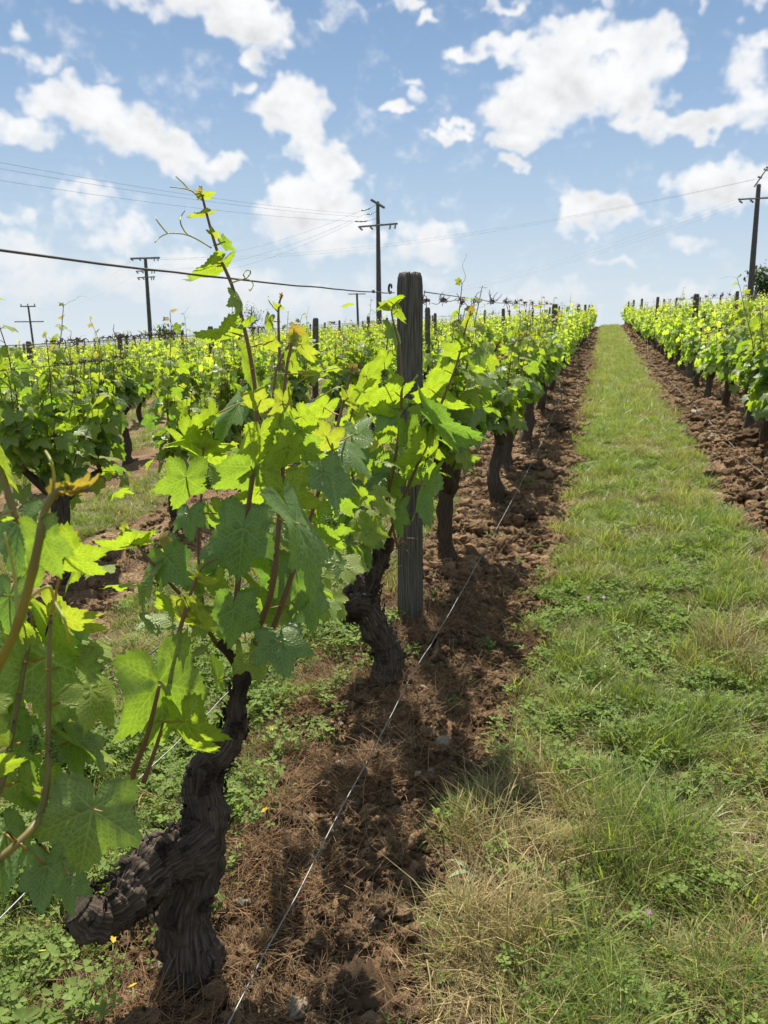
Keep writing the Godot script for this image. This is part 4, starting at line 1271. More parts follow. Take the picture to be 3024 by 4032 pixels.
func near_vines() -> void:
	var labels := ["grape vine at the frame edge with broad leaves close to the camera", "thick gnarled old grape vine with a low stub arm, standing closest to the white wire", "grape vine with a bulging bent trunk just before the tall weathered post"]
	var roots := []
	for k in 3:
		var b: Array = HERO_BASE[k]
		roots.append(thing("grape_vine", labels[k], "vine", Vector3(b[0], b[1], b[2]), "vines in the vineyard rows"))
	# the first vine's trunk stands beside the camera, out of view
	var g0 := Geo.new()
	g0.tube(smooth_path([Vector3(0, -0.1, 0), Vector3(0.02, 0.15, -0.02), Vector3(-0.02, 0.38, 0.03), Vector3(0.02, 0.55, -0.1)], 6), smooth_values([0.08, 0.065, 0.06, 0.04], 6), 24, 0.35, nf)
	part("trunk", g0.mesh(), M.bark, roots[0])
	for w in HERO_WOOD:
		var p := []
		var rad := []
		for k in range(2, w.size(), 4):
			p.append(Vector3(w[k], w[k + 1], w[k + 2]))
			rad.append(w[k + 3])
		var g := Geo.new()
		var each := 13 if w[0] != "spur" else 6
		var sp := smooth_path(p, each)
		var sr := smooth_values(rad, each)
		if w[0] != "spur":
			for k in sr.size():
				sr[k] *= 1.0 + 0.16 * nz.get_noise_2d(k * 0.38, p[0].z * 40.0)
		g.tube(sp, sr, 88 if w[0] != "spur" else 24, 0.42, nf, true, plates)
		var tr := part(w[0], g.mesh(), M.bark, roots[w[1]])
		if w[0] == "spur":
			continue
		# loose shreds of bark standing off the wood
		var r := RandomNumberGenerator.new()
		r.seed = int(p[0].x * 1000.0) + 5
		for q in 80:
			var k := r.randi_range(2, sp.size() - 9)
			var dn: Vector3 = (sp[k + 2] - sp[k]).normalized()
			var sd := dn.cross(Vector3(r.randf_range(-1, 1), r.randf_range(-0.4, 0.4), r.randf_range(-1, 1))).normalized()
			var across := dn.cross(sd)
			var wdt := r.randf_range(0.003, 0.014)
			var b := Geo.new()
			var len_ := r.randi_range(3, 8)
			for e in len_ + 1:
				var t := float(e) / len_
				var kk := mini(k + e, sp.size() - 1)
				var c: Vector3 = (sp[kk] as Vector3) + sd * (sr[kk] * 1.03 + 0.001 + 0.022 * t * t * r.randf_range(0.2, 1.0))
				var ww := wdt * (1.0 - 0.7 * t)
				for u in [[-1.0, 0.0], [1.0, 0.0], [1.0, 0.0025], [-1.0, 0.0025]]:
					b.vert(c + across * ww * u[0] + sd * u[1], Vector2(u[0] * 0.1 + t, t * 0.1))
				if e > 0:
					var o := b.v.size() - 8
					for f in 4:
						b.quad(o + f, o + (f + 1) % 4, o + 4 + (f + 1) % 4, o + 4 + f)
			part("bark_strip", b.mesh(), M.bark, tr)
	for s in HERO_SHOOTS:
		var p := points_of(s, 3)
		var g := Geo.new()
		var sp := smooth_path(p, 5)
		var sr := []
		for k in sp.size():
			var t := float(k) / (sp.size() - 1)
			# swollen joints where the leaves sit
			sr.append(lerpf(s[1], s[2], t) * (1.0 + 0.22 * pow(maxf(0.0, sin(k * 1.25)), 6.0)))
		g.tube(sp, sr, 10)
		part("shoot", g.mesh(), M.young_shoot if s[0] == 0 else M.shoot, roots[s[0]])
	# leaves on the far side of the first vines, half hidden by the nearer ones
	var fill := RandomNumberGenerator.new()
	fill.seed = 616
	for spec in [[1, Vector3(-0.06, 0.12, -0.14), 60, 0.92], [1, Vector3(-0.03, 0.10, -0.68), 84, 0.95], [2, Vector3(-0.06, 0.04, 0.06), 84, 0.95], [0, Vector3(-0.22, 0.10, -0.35), 20, 0.9]]:
		var d := grow_vine(fill, spec[3], true)
		for k in mini(spec[2], d.leaves.size()):
			var l: Array = d.leaves[k * d.leaves.size() / spec[2]] if spec[2] < d.leaves.size() else d.leaves[k]
			var xf: Transform3D = l[0]
			xf.origin += spec[1]
			xf.basis *= 0.78
			if xf.origin.y < 0.66 + (0.06 if spec[0] == 2 else 0.0):
				continue
			part("leaf", leaf_mid[l[2]], M.leaf[maxi(l[1], fill.randi() % 3)], roots[spec[0]], xf)
		for g in d.shoots.slice(0, 3 if spec[0] == 2 else 0):
			part("shoot", g.mesh(), M.shoot, roots[spec[0]], Transform3D(Basis(), spec[1]))
	for l in HERO_LEAVES:
		var j := Vector3(l[3], l[4], l[5])
		var tip := Vector3(l[6], l[7], l[8])
		var n := Vector3(l[9], l[10], l[11])
		var blade := part("leaf", leaf_hi[l[1]], M.leaf[l[2]], roots[l[0]], blade_xf(j, tip, n, l[12]))
		var from := Vector3(l[13], l[14], l[15])
		if from.distance_to(j) > 0.006:
			var inv := blade.transform.affine_inverse()
			part("petiole", petiole_mesh, M.petiole, blade, inv * stalk_xf(from, j, 0.0016 + 0.004 * tip.length()))
	for t in HERO_TENDRILS:
		var sp := smooth_path(points_of(t, 1), 4)
		var sr := []
		for k in sp.size():
			sr.append(lerpf(0.0017, 0.0009, float(k) / sp.size()))
		var g := Geo.new()
		g.tube(sp, sr, 6)
		part("tendril", g.mesh(), M.tendril, roots[t[0]])
	var r := RandomNumberGenerator.new()
	r.seed = 404
	for f in HERO_FLOWERS:
		var a := Vector3(f[1], f[2], f[3])
		var b := Vector3(f[4], f[5], f[6])
		var g := Geo.new()
		g.tube([a, b], [0.0015, 0.001], 5)
		for k in 60:
			var t := r.randf()
			var c := a.lerp(b, t) + Vector3(r.randf_range(-1, 1), r.randf_range(-1, 1), r.randf_range(-1, 1)).normalized() * r.randf_range(0.002, 0.012) * (1.1 - t * 0.6)
			var q := r.randf_range(0.0016, 0.0026)
			g.tube([c - Vector3(0, q, 0), c - Vector3(0, q * 0.4, 0), c + Vector3(0, q * 0.4, 0), c + Vector3(0, q, 0)], [q * 0.3, q, q, q * 0.3], 5)
		part("flower_cluster", g.mesh(), M.flower, roots[f[0]])


# ---------------------------------------------------------------- ground
func lines_of(near: float, step: float, grow: float, lo: float, hi: float) -> PackedFloat32Array:
	var up := [near]
	var s := step
	while up[-1] < hi:
		up.append(up[-1] + s)
		s = minf(s * grow, 400.0)
	var dn := []
	var q := near
	s = step
	while q > lo:
		q -= s
		s = minf(s * grow, 400.0)
		dn.append(q)
	dn.reverse()
	return PackedFloat32Array(dn + up)

func build_ground() -> void:
	var xs := PackedFloat32Array()
	for q in lines_of(-1.5, 0.045, 1.045, -3000.0, -1.5):
		xs.append(q)
	var q := -1.5
	while q < 1.7:
		q += 0.018
		xs.append(q)
	for w in lines_of(q, 0.03, 1.06, q, 3000.0):
		if w > q:
			xs.append(w)
	var zs := PackedFloat32Array()
	var s := -1.0
	while s < 3000.0:
		zs.append(-s)
		s += clampf(0.016 * maxf(s, 1.0) * 0.75, 0.014, 400.0)
	var more := PackedFloat32Array([-600.0, -120.0, -30.0, -8.0, -3.0, -1.6])
	var all := PackedFloat32Array()
	for w in more:
		all.append(-w)
	all.append_array(zs)
	var nx := xs.size()
	var nzz := all.size()
	var g := Geo.new()
	g.v.resize(nx * nzz)
	g.uv.resize(nx * nzz)
	g.c.resize(nx * nzz)
	for b in nzz:
		var z := all[b]
		for a in nx:
			var x := xs[a]
			var k := b * nx + a
			g.v[k] = Vector3(x, gy(x, z), z)
			g.uv[k] = Vector2(x, z)
			var so := soil_at(x, z) if z > -62.0 else 0.0
			var n := nz.get_noise_2d(x * 2.6, z * 2.6)
			var f := nf.get_noise_2d(x * 6.0 + 30.0, z * 6.0)
			var soil := Color(0.310, 0.208, 0.122).lerp(Color(0.150, 0.098, 0.058), clampf(0.5 + f * 0.9 + 0.7 * nz.get_noise_2d(x * 5.0 - 40.0, z * 5.0), 0, 1))
			soil = soil.lerp(Color(0.40, 0.295, 0.185), smoothstep(0.12, 0.4, nz.get_noise_2d(x * 3.5 + 80.0, z * 3.5)) * 0.7)
			var turf := Color(0.095, 0.112, 0.034).lerp(Color(0.185, 0.155, 0.070), clampf(0.40 + n * 1.6 + f * 0.4, 0, 1))
			if z < -62.0 or absf(x) > 60.0:
				turf = Color(0.10, 0.13, 0.05)
			g.c[k] = turf.lerp(soil, so)
	g.i.resize((nx - 1) * (nzz - 1) * 6)
	var at := 0
	for b in nzz - 1:
		for a in nx - 1:
			var k := b * nx + a
			g.i[at] = k
			g.i[at + 1] = k + nx
			g.i[at + 2] = k + nx + 1
			g.i[at + 3] = k
			g.i[at + 4] = k + nx + 1
			g.i[at + 5] = k + 1
			at += 6
	var o := part("ground", g.mesh(), M.soil, self)
	o.set_meta("kind", "structure")
	tag(o, "sloping vineyard ground of ploughed brown soil and grass strips", "ground")
	print("ground ", nx, " x ", nzz)


# ---------------------------------------------------------------- small shapes for the ground cover
func tuft(r: RandomNumberGenerator, blades: int, spread: float, tall: float, wide: float, droop: float) -> ArrayMesh:
	var g := Geo.new()
	for k in blades:
		var a := r.randf() * TAU
		var o := Vector3(cos(a), 0, sin(a)) * spread * sqrt(r.randf())
		var b := r.randf() * TAU
		var lean := Vector3(cos(b), 0, sin(b))
		var side := lean.cross(Vector3.UP).rotated(Vector3.UP, r.randf_range(-0.9, 0.9))
		var h := tall * r.randf_range(0.45, 1.1)
		var bend := h * droop * r.randf_range(0.3, 1.3)
		var w := wide * r.randf_range(0.6, 1.1)
		var v := r.randf_range(0.75, 1.2)
		g.tint = Color(v, v * r.randf_range(0.95, 1.05), v * r.randf_range(0.8, 1.1))
		var s := g.v.size()
		for q in 4:
			var t := q / 3.0
			var c := o + Vector3(0, h * t * (1.0 - 0.25 * t * droop), 0) + lean * bend * t * t - Vector3(0, 0.01 * (1.0 - t), 0)
			var ww := w * (1.0 - t * t)
			if q < 3:
				g.vert(c - side * ww, Vector2(0, t))
				g.vert(c + side * ww, Vector2(1, t))
			else:
				g.vert(c, Vector2(0.5, 1))
		g.quad(s, s + 1, s + 3, s + 2)
		g.quad(s + 2, s + 3, s + 5, s + 4)
		g.i.append_array(PackedInt32Array([s + 4, s + 5, s + 6]))
	return g.mesh()

func straw(r: RandomNumberGenerator, strands: int, ln: float) -> ArrayMesh:
	var g := Geo.new()
	for k in strands:
		var p := Vector3(r.randf_range(-0.05, 0.05), r.randf_range(0.0, 0.012), r.randf_range(-0.05, 0.05))
		var d := Vector3(r.randf_range(-1, 1), r.randf_range(-0.1, 0.5), r.randf_range(-1, 1)).normalized()
		var pts := [p]
		var l := ln * r.randf_range(0.3, 1.2)
		for q in 4:
			d = (d + Vector3(r.randf_range(-0.4, 0.4), r.randf_range(-0.35, 0.2), r.randf_range(-0.4, 0.4))).normalized()
			pts.append((pts[-1] as Vector3) + d * l / 4.0)
		var v := r.randf_range(0.55, 1.25)
		g.tint = Color(v, v, v)
		var w := r.randf_range(0.0004, 0.0013)
		g.tube(pts, [w, w, w, w * 0.9, w * 0.6], 3, 0.0, null, false)
	return g.mesh()

func clover(r: RandomNumberGenerator, heads: int, spread: float, size: float) -> ArrayMesh:
	var g := Geo.new()
	for k in heads:
		var a := r.randf() * TAU
		var o := Vector3(cos(a), 0, sin(a)) * spread * sqrt(r.randf())
		var top := o * r.randf_range(1.0, 1.5) + Vector3(0, r.randf_range(0.012, 0.05), 0)
		g.tint = Color(1, 0.9, 0.8)
		g.tube([o * 0.4, top], [0.0007, 0.0006], 3, 0.0, null, false)
		var tilt := Basis.from_euler(Vector3(r.randf_range(-0.5, 0.5), r.randf() * TAU, r.randf_range(-0.5, 0.5)))
		var v := r.randf_range(0.75, 1.25)
		g.tint = Color(v, v, v * 0.9)
		for l in 3:
			var b := tilt * Basis(Vector3.UP, l * TAU / 3.0)
			var s := g.v.size()
			var z := size * r.randf_range(0.7, 1.2)
			g.vert(top, Vector2(0, 0))
			for p in [Vector3(0.35, 0.10, 0.45), Vector3(0.5, 0.16, 0.85), Vector3(0.2, 0.1, 1.1), Vector3(0, 0.02, 1.02), Vector3(-0.2, 0.1, 1.1), Vector3(-0.5, 0.16, 0.85), Vector3(-0.35, 0.10, 0.45)]:
				g.vert(top + b * (p * z), Vector2(p.x, p.z))
			for q in 6:
				g.i.append_array(PackedInt32Array([s, s + 1 + q, s + 2 + q]))
	return g.mesh()

func lump(sd: int, rough: float, squash: float, div := 10) -> ArrayMesh:
	var g := Geo.new()
	var n := FastNoiseLite.new()
	n.seed = sd
	n.frequency = 0.9
	n.fractal_octaves = 4
	var ring := div * 2
	for a in div + 1:
		var th := PI * a / div
		for b in ring + 1:
			var ph := TAU * (b % ring) / ring
			var d := Vector3(sin(th) * cos(ph), cos(th), sin(th) * sin(ph))
			var r := 1.0 + rough * n.get_noise_3d(d.x * 1.6, d.y * 1.6, d.z * 1.6) + rough * 0.6 * n.get_noise_3d(d.x * 4.0, d.y * 4.0 + 9.0, d.z * 4.0)
			g.vert(d * r * Vector3(1, squash, 1), Vector2(float(b) / ring, float(a) / div))
	for a in div:
		for b in ring:
			var k := a * (ring + 1) + b
			g.quad(k, k + 1, k + ring + 2, k + ring + 1)
	return g.mesh()

func spot(x: float, z: float, turn: float, sc: Vector3, tilt := 0.0, lift := 0.0) -> Transform3D:
	var b := Basis.from_euler(Vector3(tilt, turn, tilt * 0.7))
	return Transform3D(b * Basis.from_scale(sc), Vector3(x, gy(x, z) + lift, z))

func dryness(x: float, z: float) -> float:
	var d := nz.get_noise_2d(x * 1.9 + 20.0, z * 1.9) * 1.0 + nf.get_noise_2d(x * 0.9, z * 0.9) * 0.4
	# the straw-coloured edge near the camera and the greener middle of the path
	d += 0.75 * exp(-(pow((x + 0.16) / 0.16, 2.0) + pow((z + 1.6) / 0.5, 2.0)))
	d += 0.35 * exp(-pow((x + 0.14) / 0.10, 2.0)) * smoothstep(-5.0, -2.0, z)
	d -= 0.45 * exp(-(pow((x - 0.2) / 0.35, 2.0) + pow((z + 3.1) / 0.8, 2.0)))
	d += 0.25 * exp(-(pow((x - 0.7) / 0.3, 2.0) + pow((z + 3.0) / 1.5, 2.0)))
	return d

func ground_cover() -> void:
	var r := RandomNumberGenerator.new()
	r.seed = 909
	var green := []
	var dry := []
	for k in 5:
		green.append(tuft(r, 12, 0.028, 0.082, 0.0019, 0.9))
		dry.append(tuft(r, 11, 0.030, 0.090, 0.0014, 1.1))
	var gx := [[], [], [], [], []]
	var gc := [PackedColorArray(), PackedColorArray(), PackedColorArray(), PackedColorArray(), PackedColorArray()]
	var dx := [[], [], [], [], []]
	var dc := [PackedColorArray(), PackedColorArray(), PackedColorArray(), PackedColorArray(), PackedColorArray()]
	# zones: x from, x to, s from, s to, tries, size
	for zone in [[-0.6, 1.1, 0.75, 4.0, 30000, 0.85], [-0.5, 1.1, 0.8, 9.0, 5000, 1.6], [-0.5, 1.2, 9.0, 26.0, 3000, 2.2], [-4.4, -0.9, 0.8, 6.0, 18000, 1.1], [-0.6, 1.2, 4.0, 9.0, 30000, 1.0], [-7.0, -0.9, 6.0, 12.0, 9000, 1.5], [-0.6, 1.3, 9.0, 24.0, 36000, 1.3], [-0.6, 1.3, 24.0, 60.0, 26000, 2.0], [-14.0, -1.0, 12.0, 30.0, 7000, 2.4], [1.3, 4.5, 7.0, 30.0, 3500, 2.2], [0.8, 1.4, 1.0, 7.0, 3000, 1.1]]:
		for k in zone[4]:
			var x := r.randf_range(zone[0], zone[1])
			var z := -r.randf_range(zone[2], zone[3])
			if not seen(x, -z, 0.4):
				continue
			var so := soil_at(x, z)
			if r.randf() < so * 1.0 + (0.0 if so < 0.5 else 0.0):
				continue
			var clump := nz.get_noise_2d(x * 4.5 + 11.0, z * 4.5) + 0.5 * nf.get_noise_2d(x * 0.45, z * 0.45)
			if clump < -0.22 and r.randf() < 0.75:
				continue
			var dd := dryness(x, z) + r.randf_range(-0.45, 0.45)
			var size: float = zone[5] * r.randf_range(0.55, 1.25)
			var v := r.randi() % 5
			var hgt := size * r.randf_range(0.6, 1.2) * clampf(0.72 + clump * 1.1, 0.4, 1.6)
			if dd > 0.50:
				dx[v].append(spot(x, z, r.randf() * TAU, Vector3(size, hgt, size), r.randf_range(-0.25, 0.25)))
				var k2 := r.randf_range(0.7, 1.2)
				dc[v].append(Color(0.36 * k2, 0.285 * k2, 0.135 * k2))
			else:
				gx[v].append(spot(x, z, r.randf() * TAU, Vector3(size, hgt, size), r.randf_range(-0.2, 0.2)))
				var k2 := r.randf_range(0.6, 1.35)
				var yl := clampf(0.27 + dd * 0.9 + r.randf_range(-0.2, 0.2), 0, 1)
				gc[v].append(Color(lerpf(0.250, 0.46, yl) * k2, lerpf(0.325, 0.43, yl) * k2, lerpf(0.085, 0.16, yl) * k2))
	for v in 5:
		scatter("grass", "short green grass growing between the vine rows", "grass", green[v], M.grass, gx[v], gc[v])
		scatter("dry_grass", "dry straw-coloured grass among the green path grass", "grass", dry[v], M.straw, dx[v], dc[v])
	# low broad-leaved weeds
	var cl_ := [clover(r, 12, 0.035, 0.011), clover(r, 9, 0.03, 0.014), clover(r, 14, 0.045, 0.009)]
	var cx := [[], [], []]
	var cc := [PackedColorArray(), PackedColorArray(), PackedColorArray()]
	for zone in [[-1.75, -0.80, 0.8, 3.4, 2200, 0.9], [-0.25, 0.75, 2.2, 4.6, 1500, 0.75], [-0.4, 0.7, 0.9, 2.2, 330, 0.7], [-0.75, -0.2, 2.2, 7.0, 260, 0.8], [-3.0, -1.0, 2.6, 6.0, 600, 1.0], [-0.2, 0.8, 4.6, 9.0, 450, 0.85]]:
		for k in zone[4]:
			var x := r.randf_range(zone[0], zone[1])
			var z := -r.randf_range(zone[2], zone[3])
			if nz.get_noise_2d(x * 3.2 + 70.0, z * 3.2) + r.randf_range(-0.3, 0.3) < -0.05:
				continue
			if soil_at(x, z) > 0.5 and r.randf() < 0.8:
				continue
			var v := r.randi() % 3
			var size: float = zone[5] * r.randf_range(0.7, 1.5)
			cx[v].append(spot(x, z, r.randf() * TAU, Vector3(size, size * r.randf_range(0.8, 1.6), size), r.randf_range(-0.2, 0.2)))
			var k2 := r.randf_range(0.75, 1.3)
			cc[v].append(Color(0.215 * k2, 0.305 * k2, 0.085 * k2))
	for v in 3:
		scatter("clover", "low clover and small round-leaved weeds covering the soil", "weeds", cl_[v], M.weed, cx[v], cc[v])
	# dead roots and straw on the ploughed strips
	var st := [straw(r, 9, 0.11), straw(r, 12, 0.07), straw(r, 7, 0.16)]
	var sx := [[], [], []]
	var sc := [PackedColorArray(), PackedColorArray(), PackedColorArray()]
	for zone in [[-1.05, -0.60, 0.8, 4.0, 8000, 0.75], [-0.70, -0.15, 0.8, 4.0, 4200, 0.75], [-1.1, -0.15, 4.0, 10.0, 4200, 1.0], [-0.2, 0.9, 0.8, 4.0, 1500, 0.8], [-3.6, -1.0, 1.5, 7.0, 2000, 1.2], [0.6, 1.8, 6.0, 14.0, 1500, 1.3], [-1.1, -0.1, 10.0, 24.0, 900, 1.8]]:
		for k in zone[4]:
			var x := r.randf_range(zone[0], zone[1])
			var z := -r.randf_range(zone[2], zone[3])
			if nz.get_noise_2d(x * 4.0, z * 4.0 + 33.0) + 0.5 * nf.get_noise_2d(x * 0.5, z * 0.5) + r.randf_range(-0.25, 0.25) < 0.0:
				continue
			var v := r.randi() % 3
			var size: float = zone[5] * r.randf_range(0.5, 1.2)
			sx[v].append(spot(x, z, r.randf() * TAU, Vector3.ONE * size, r.randf_range(-0.3, 0.3), 0.004))
			var k2 := r.randf_range(0.5, 1.15)
			var red := r.randf()
			sc[v].append(Color(lerpf(0.42, 0.36, red) * k2, lerpf(0.30, 0.18, red) * k2, lerpf(0.16, 0.075, red) * k2))
	for v in 3:
		scatter("straw_litter", "dead roots and dry straw lying on the ploughed soil", "litter", st[v], M.straw, sx[v], sc[v])
	# crumbs of earth
	var cr := [lump(1, 0.95, 0.75, 11), lump(2, 1.05, 0.65, 11), lump(3, 0.85, 0.85, 11)]
	var kx := [[], [], []]
	var kc := [PackedColorArray(), PackedColorArray(), PackedColorArray()]
	for zone in [[-1.1, -0.1, 0.8, 4.5, 16000, 0.007], [-1.2, -0.1, 1.0, 9.0, 7000, 0.015], [-1.2, -0.1, 4.0, 26.0, 9000, 0.040], [0.6, 2.0, 5.0, 26.0, 9000, 0.040], [-4.0, -1.3, 2.0, 10.0, 3200, 0.02], [-1.2, 1.9, 26.0, 58.0, 4000, 0.04], [-0.3, 0.9, 0.9, 5.0, 900, 0.010]]:
		for k in zone[4]:
			var x := r.randf_range(zone[0], zone[1])
			var z := -r.randf_range(zone[2], zone[3])
			if zone[5] > 0.011 and soil_at(x, z) < 0.5:
				continue
			var size: float = zone[5] * pow(r.randf(), 1.8) * 1.6 + 0.003
			var v := r.randi() % 3
			kx[v].append(spot(x, z, r.randf() * TAU, Vector3(size, size * r.randf_range(0.7, 1.1), size), r.randf_range(-0.6, 0.6), size * 0.25))
			var k2 := r.randf_range(0.7, 1.2)
			var pale := 1.0 if r.randf() < 0.012 else 0.0
			kc[v].append(Color(0.270, 0.180, 0.106).lerp(Color(0.50, 0.42, 0.32), pale) * k2)
	for v in 3:
		scatter("soil_crumbs", "loose brown crumbs of ploughed earth along the vine rows", "soil", cr[v], M.crumb, kx[v], kc[v])


# ---------------------------------------------------------------- single plants, clods and stones
func ground_things() -> void:
	var r := RandomNumberGenerator.new()
	r.seed = 1212
	var clods := [lump(21, 0.75, 0.6, 26), lump(22, 0.85, 0.7, 26), lump(23, 0.7, 0.65, 26)]
	var dug := std(Color.WHITE, 0.97, 0.25)
	dug.albedo_texture = noise_tex(33, 0.03, 5, lin(0.090, 0.058, 0.036), lin(0.28, 0.185, 0.110), 256)
	dug.uv1_triplanar = true
	dug.uv1_scale = Vector3(4, 4, 4)
	dug.heightmap_enabled = true
	dug.heightmap_texture = noise_tex(34, 0.05, 5, Color.BLACK, Color.WHITE, 256)
	dug.heightmap_scale = 1.2
	for c in [[-0.30, -3.25, 0.085, "rough brown clod of earth at the grass edge beside the post foot"], [-0.44, -5.3, 0.10, "brown clod at the grass edge below the first bare furrow"], [-0.50, -7.0, 0.14, "broad clod of dug earth under the white wire"], [-0.46, -9.4, 0.16, "large heap of dug earth beside the white wire up the slope"], [-0.52, -11.0, 0.15, "heaped clod of earth between the wire and the vines further up"], [-0.55, -1.75, 0.06, "dark clod of earth under the white wire near the thick trunk"], [-0.42, -1.38, 0.07, "lumpy dark clod in the shade at the bottom of the wire"], [1.36, -8.0, 0.15, "pale sunlit clod at the foot of the vines across the path"], [1.18, -9.6, 0.15, "long clod of dug earth beside the vines across the path"], [1.12, -12.0, 0.13, "clod of earth beside the vines across the path, further up"], [-0.30, -1.55, 0.055, "small reddish clod at the edge of the dry grass"]]:
		single("soil_clod", c[3], "clod", clods[r.randi() % 3], dug, spot(c[0], c[1], r.randf() * TAU, Vector3(c[2] * 1.2, c[2] * 0.8, c[2]), 0.1, c[2] * 0.12), "large clods of dug earth")
	var stones := [lump(41, 0.35, 0.7, 9), lump(42, 0.4, 0.8, 9)]
	var pos := [[-0.43, -2.41, 0.030, "pale rounded stone half buried beside the white wire"], [-0.44, -2.26, 0.018, "small round reddish stone below the pale rounded one"], [-0.64, -2.07, 0.024, "cream-coloured stone lying under the white wire by the furrow"], [-0.47, -2.20, 0.014, "small stone beside the round reddish one"], [-0.72, -2.22, 0.022, "flat pale stone between the thick trunk and the wire"], [-0.45, -1.62, 0.018, "cream stone in the sun by the vetch leaf"]]
	for p in pos:
		single("stone", p[3], "stone", stones[r.randi() % 2], M.stone, spot(p[0], p[1], r.randf() * TAU, Vector3(p[2] * 1.25, p[2], p[2]), 0.15, p[2] * 0.3), "stones on the ploughed soil")
	for k in 60:
		var x := r.randf_range(-1.0, -0.25)
		var z := -r.randf_range(1.1, 4.2)
		if soil_at(x, z) < 0.6:
			continue
		var q := r.randf_range(0.005, 0.011)
		single("pebble", "small rounded pebble lying loose on the ploughed brown soil", "pebble", stones[k % 2], M.stone, spot(x, z, r.randf() * TAU, Vector3(q * 1.2, q, q), 0.2, q * 0.4), "pebbles on the ploughed soil")
	# tussocks
	var tus := [[0.20, -2.00, 1.25, 0, "dense green grass tussock in the middle of the path"], [0.52, -3.30, 1.15, 1, "yellowish grass tussock at the picture's edge beside the clover"], [-0.17, -1.62, 1.0, 1, "tall dry grass clump leaning over the soil edge"], [-0.22, -1.95, 0.8, 1, "dry grass clump above the small silvery plant"], [0.34, -1.52, 0.9, 0, "green grass tussock low in the corner of the path"], [0.02, -1.40, 0.8, 0, "fine dark green grass clump at the bottom of the path"], [-0.55, -6.4, 0.7, 0, "bright grass clump in the bare soil under the wire"], [0.62, -5.2, 0.9, 0, "green grass clump on the far edge of the path"]]
	for t in tus:
		var o := thing("grass_tussock", t[4], "grass", Vector3(t[0], gy(t[0], t[1]), t[1]), "grass tussocks on the path")
		var g := tuft(r, 170, 0.11, 0.21 * t[2], 0.0017, 0.85)
		var m: StandardMaterial3D = (M.grass if t[3] == 0 else M.straw).duplicate()
		m.albedo_color = lin(0.21, 0.30, 0.075) if t[3] == 0 else lin(0.40, 0.33, 0.15)
		part("blades", g, m, o).set_meta("kind", "stuff")
		var m2: StandardMaterial3D = M.straw.duplicate()
		m2.albedo_color = lin(0.34, 0.27, 0.13) if t[3] == 0 else lin(0.16, 0.20, 0.05)
		part("dead_blades", tuft(r, 70, 0.12, 0.15 * t[2], 0.0012, 1.3), m2, o).set_meta("kind", "stuff")
	# rosettes and broad weeds
	var weed_mat := leafy(lin(0.115, 0.22, 0.05), lin(0.6, 0.75, 0.25), 0.5)
	var silver_mat := leafy(lin(0.24, 0.34, 0.20), lin(0.5, 0.6, 0.3), 0.6)
	for w in [[-0.70, -1.30, 7, 0.045, 0.5, 0, "broad-leaved seedling at the foot of the thick gnarled trunk"], [-0.25, -1.83, 12, 0.075, 0.16, 1, "silvery narrow-leaved plant at the edge of the dry grass"], [-0.09, -1.72, 5, 0.05, 0.5, 1, "flat round-leaved weed by the dead stalks"], [0.02, -3.0, 8, 0.10, 0.22, 0, "upright long-leaved weed in the clover patch"], [0.02, -3.9, 7, 0.11, 0.2, 0, "upright long-leaved weed further up the path"], [-0.84, -1.88, 9, 0.04, 0.5, 0, "leafy weed with a yellow flower beside the thick trunk"], [-0.95, -1.45, 9, 0.045, 0.5, 0, "low weed among the clover behind the thick trunk"], [-0.36, -1.62, 8, 0.05, 0.25, 1, "small vetch with paired leaflets hanging over the furrow"], [-0.62, -3.0, 8, 0.05, 0.4, 0, "leafy weed between the post foot and the wire"], [-0.5, -2.55, 7, 0.06, 0.25, 1, "grey-green weed above the pale rounded stone"]]:
		var o := thing("weed", w[6], "weed", Vector3(w[0], gy(w[0], w[1]), w[1]), "single weeds on the ground")
		for k in w[2]:
			var a: float = TAU * k / w[2] + r.randf_range(-0.3, 0.3)
			var up := r.randf_range(0.25, 1.0)
			var dir := Vector3(cos(a), up, sin(a)).normalized()
			var ln: float = w[3] * r.randf_range(0.7, 1.2)
			var g := Geo.new()
			var side := dir.cross(Vector3.UP).normalized()
			for q in 6:
				var t := q / 5.0
				var c := dir * ln * t - Vector3(0, ln * 0.35 * t * t, 0)
				var ww: float = ln * w[4] * sin(PI * clampf(t * 0.94 + 0.06, 0.0, 1.0)) * 0.5
				g.vert(c - side * ww + Vector3(0, ww * 0.3, 0), Vector2(0, t))
				g.vert(c, Vector2(0.5, t))
				g.vert(c + side * ww + Vector3(0, ww * 0.3, 0), Vector2(1, t))
				if q > 0:
					var s := g.v.size() - 6
					g.quad(s, s + 1, s + 4, s + 3)
					g.quad(s + 1, s + 2, s + 5, s + 4)
			part("leaf", g.mesh(), weed_mat if w[5] == 0 else silver_mat, o)
	# flowers
	var petal := Geo.new()
	for k in 5:
		var b := Basis(Vector3.UP, TAU * k / 5.0)
		var s := petal.v.size()
		for p in [Vector3(0, 0, 0), Vector3(0.35, 0.15, 0.5), Vector3(0.3, 0.2, 0.95), Vector3(0, 0.15, 1.05), Vector3(-0.3, 0.2, 0.95), Vector3(-0.35, 0.15, 0.5)]:
			petal.vert(b * p, Vector2(p.x, p.z))
		for q in 4:
			petal.i.append_array(PackedInt32Array([s, s + 1 + q, s + 2 + q]))
	var stem := Geo.new()
	stem.tube([Vector3(0, -0.01, 0), Vector3(0.004, 0.5, 0.01), Vector3(0, 1, 0)], [0.001, 0.0009, 0.0008], 4)
	var pm := petal.mesh()
	var sm := stem.mesh()
	var stem_mat := std(lin(0.10, 0.18, 0.04), 0.6)
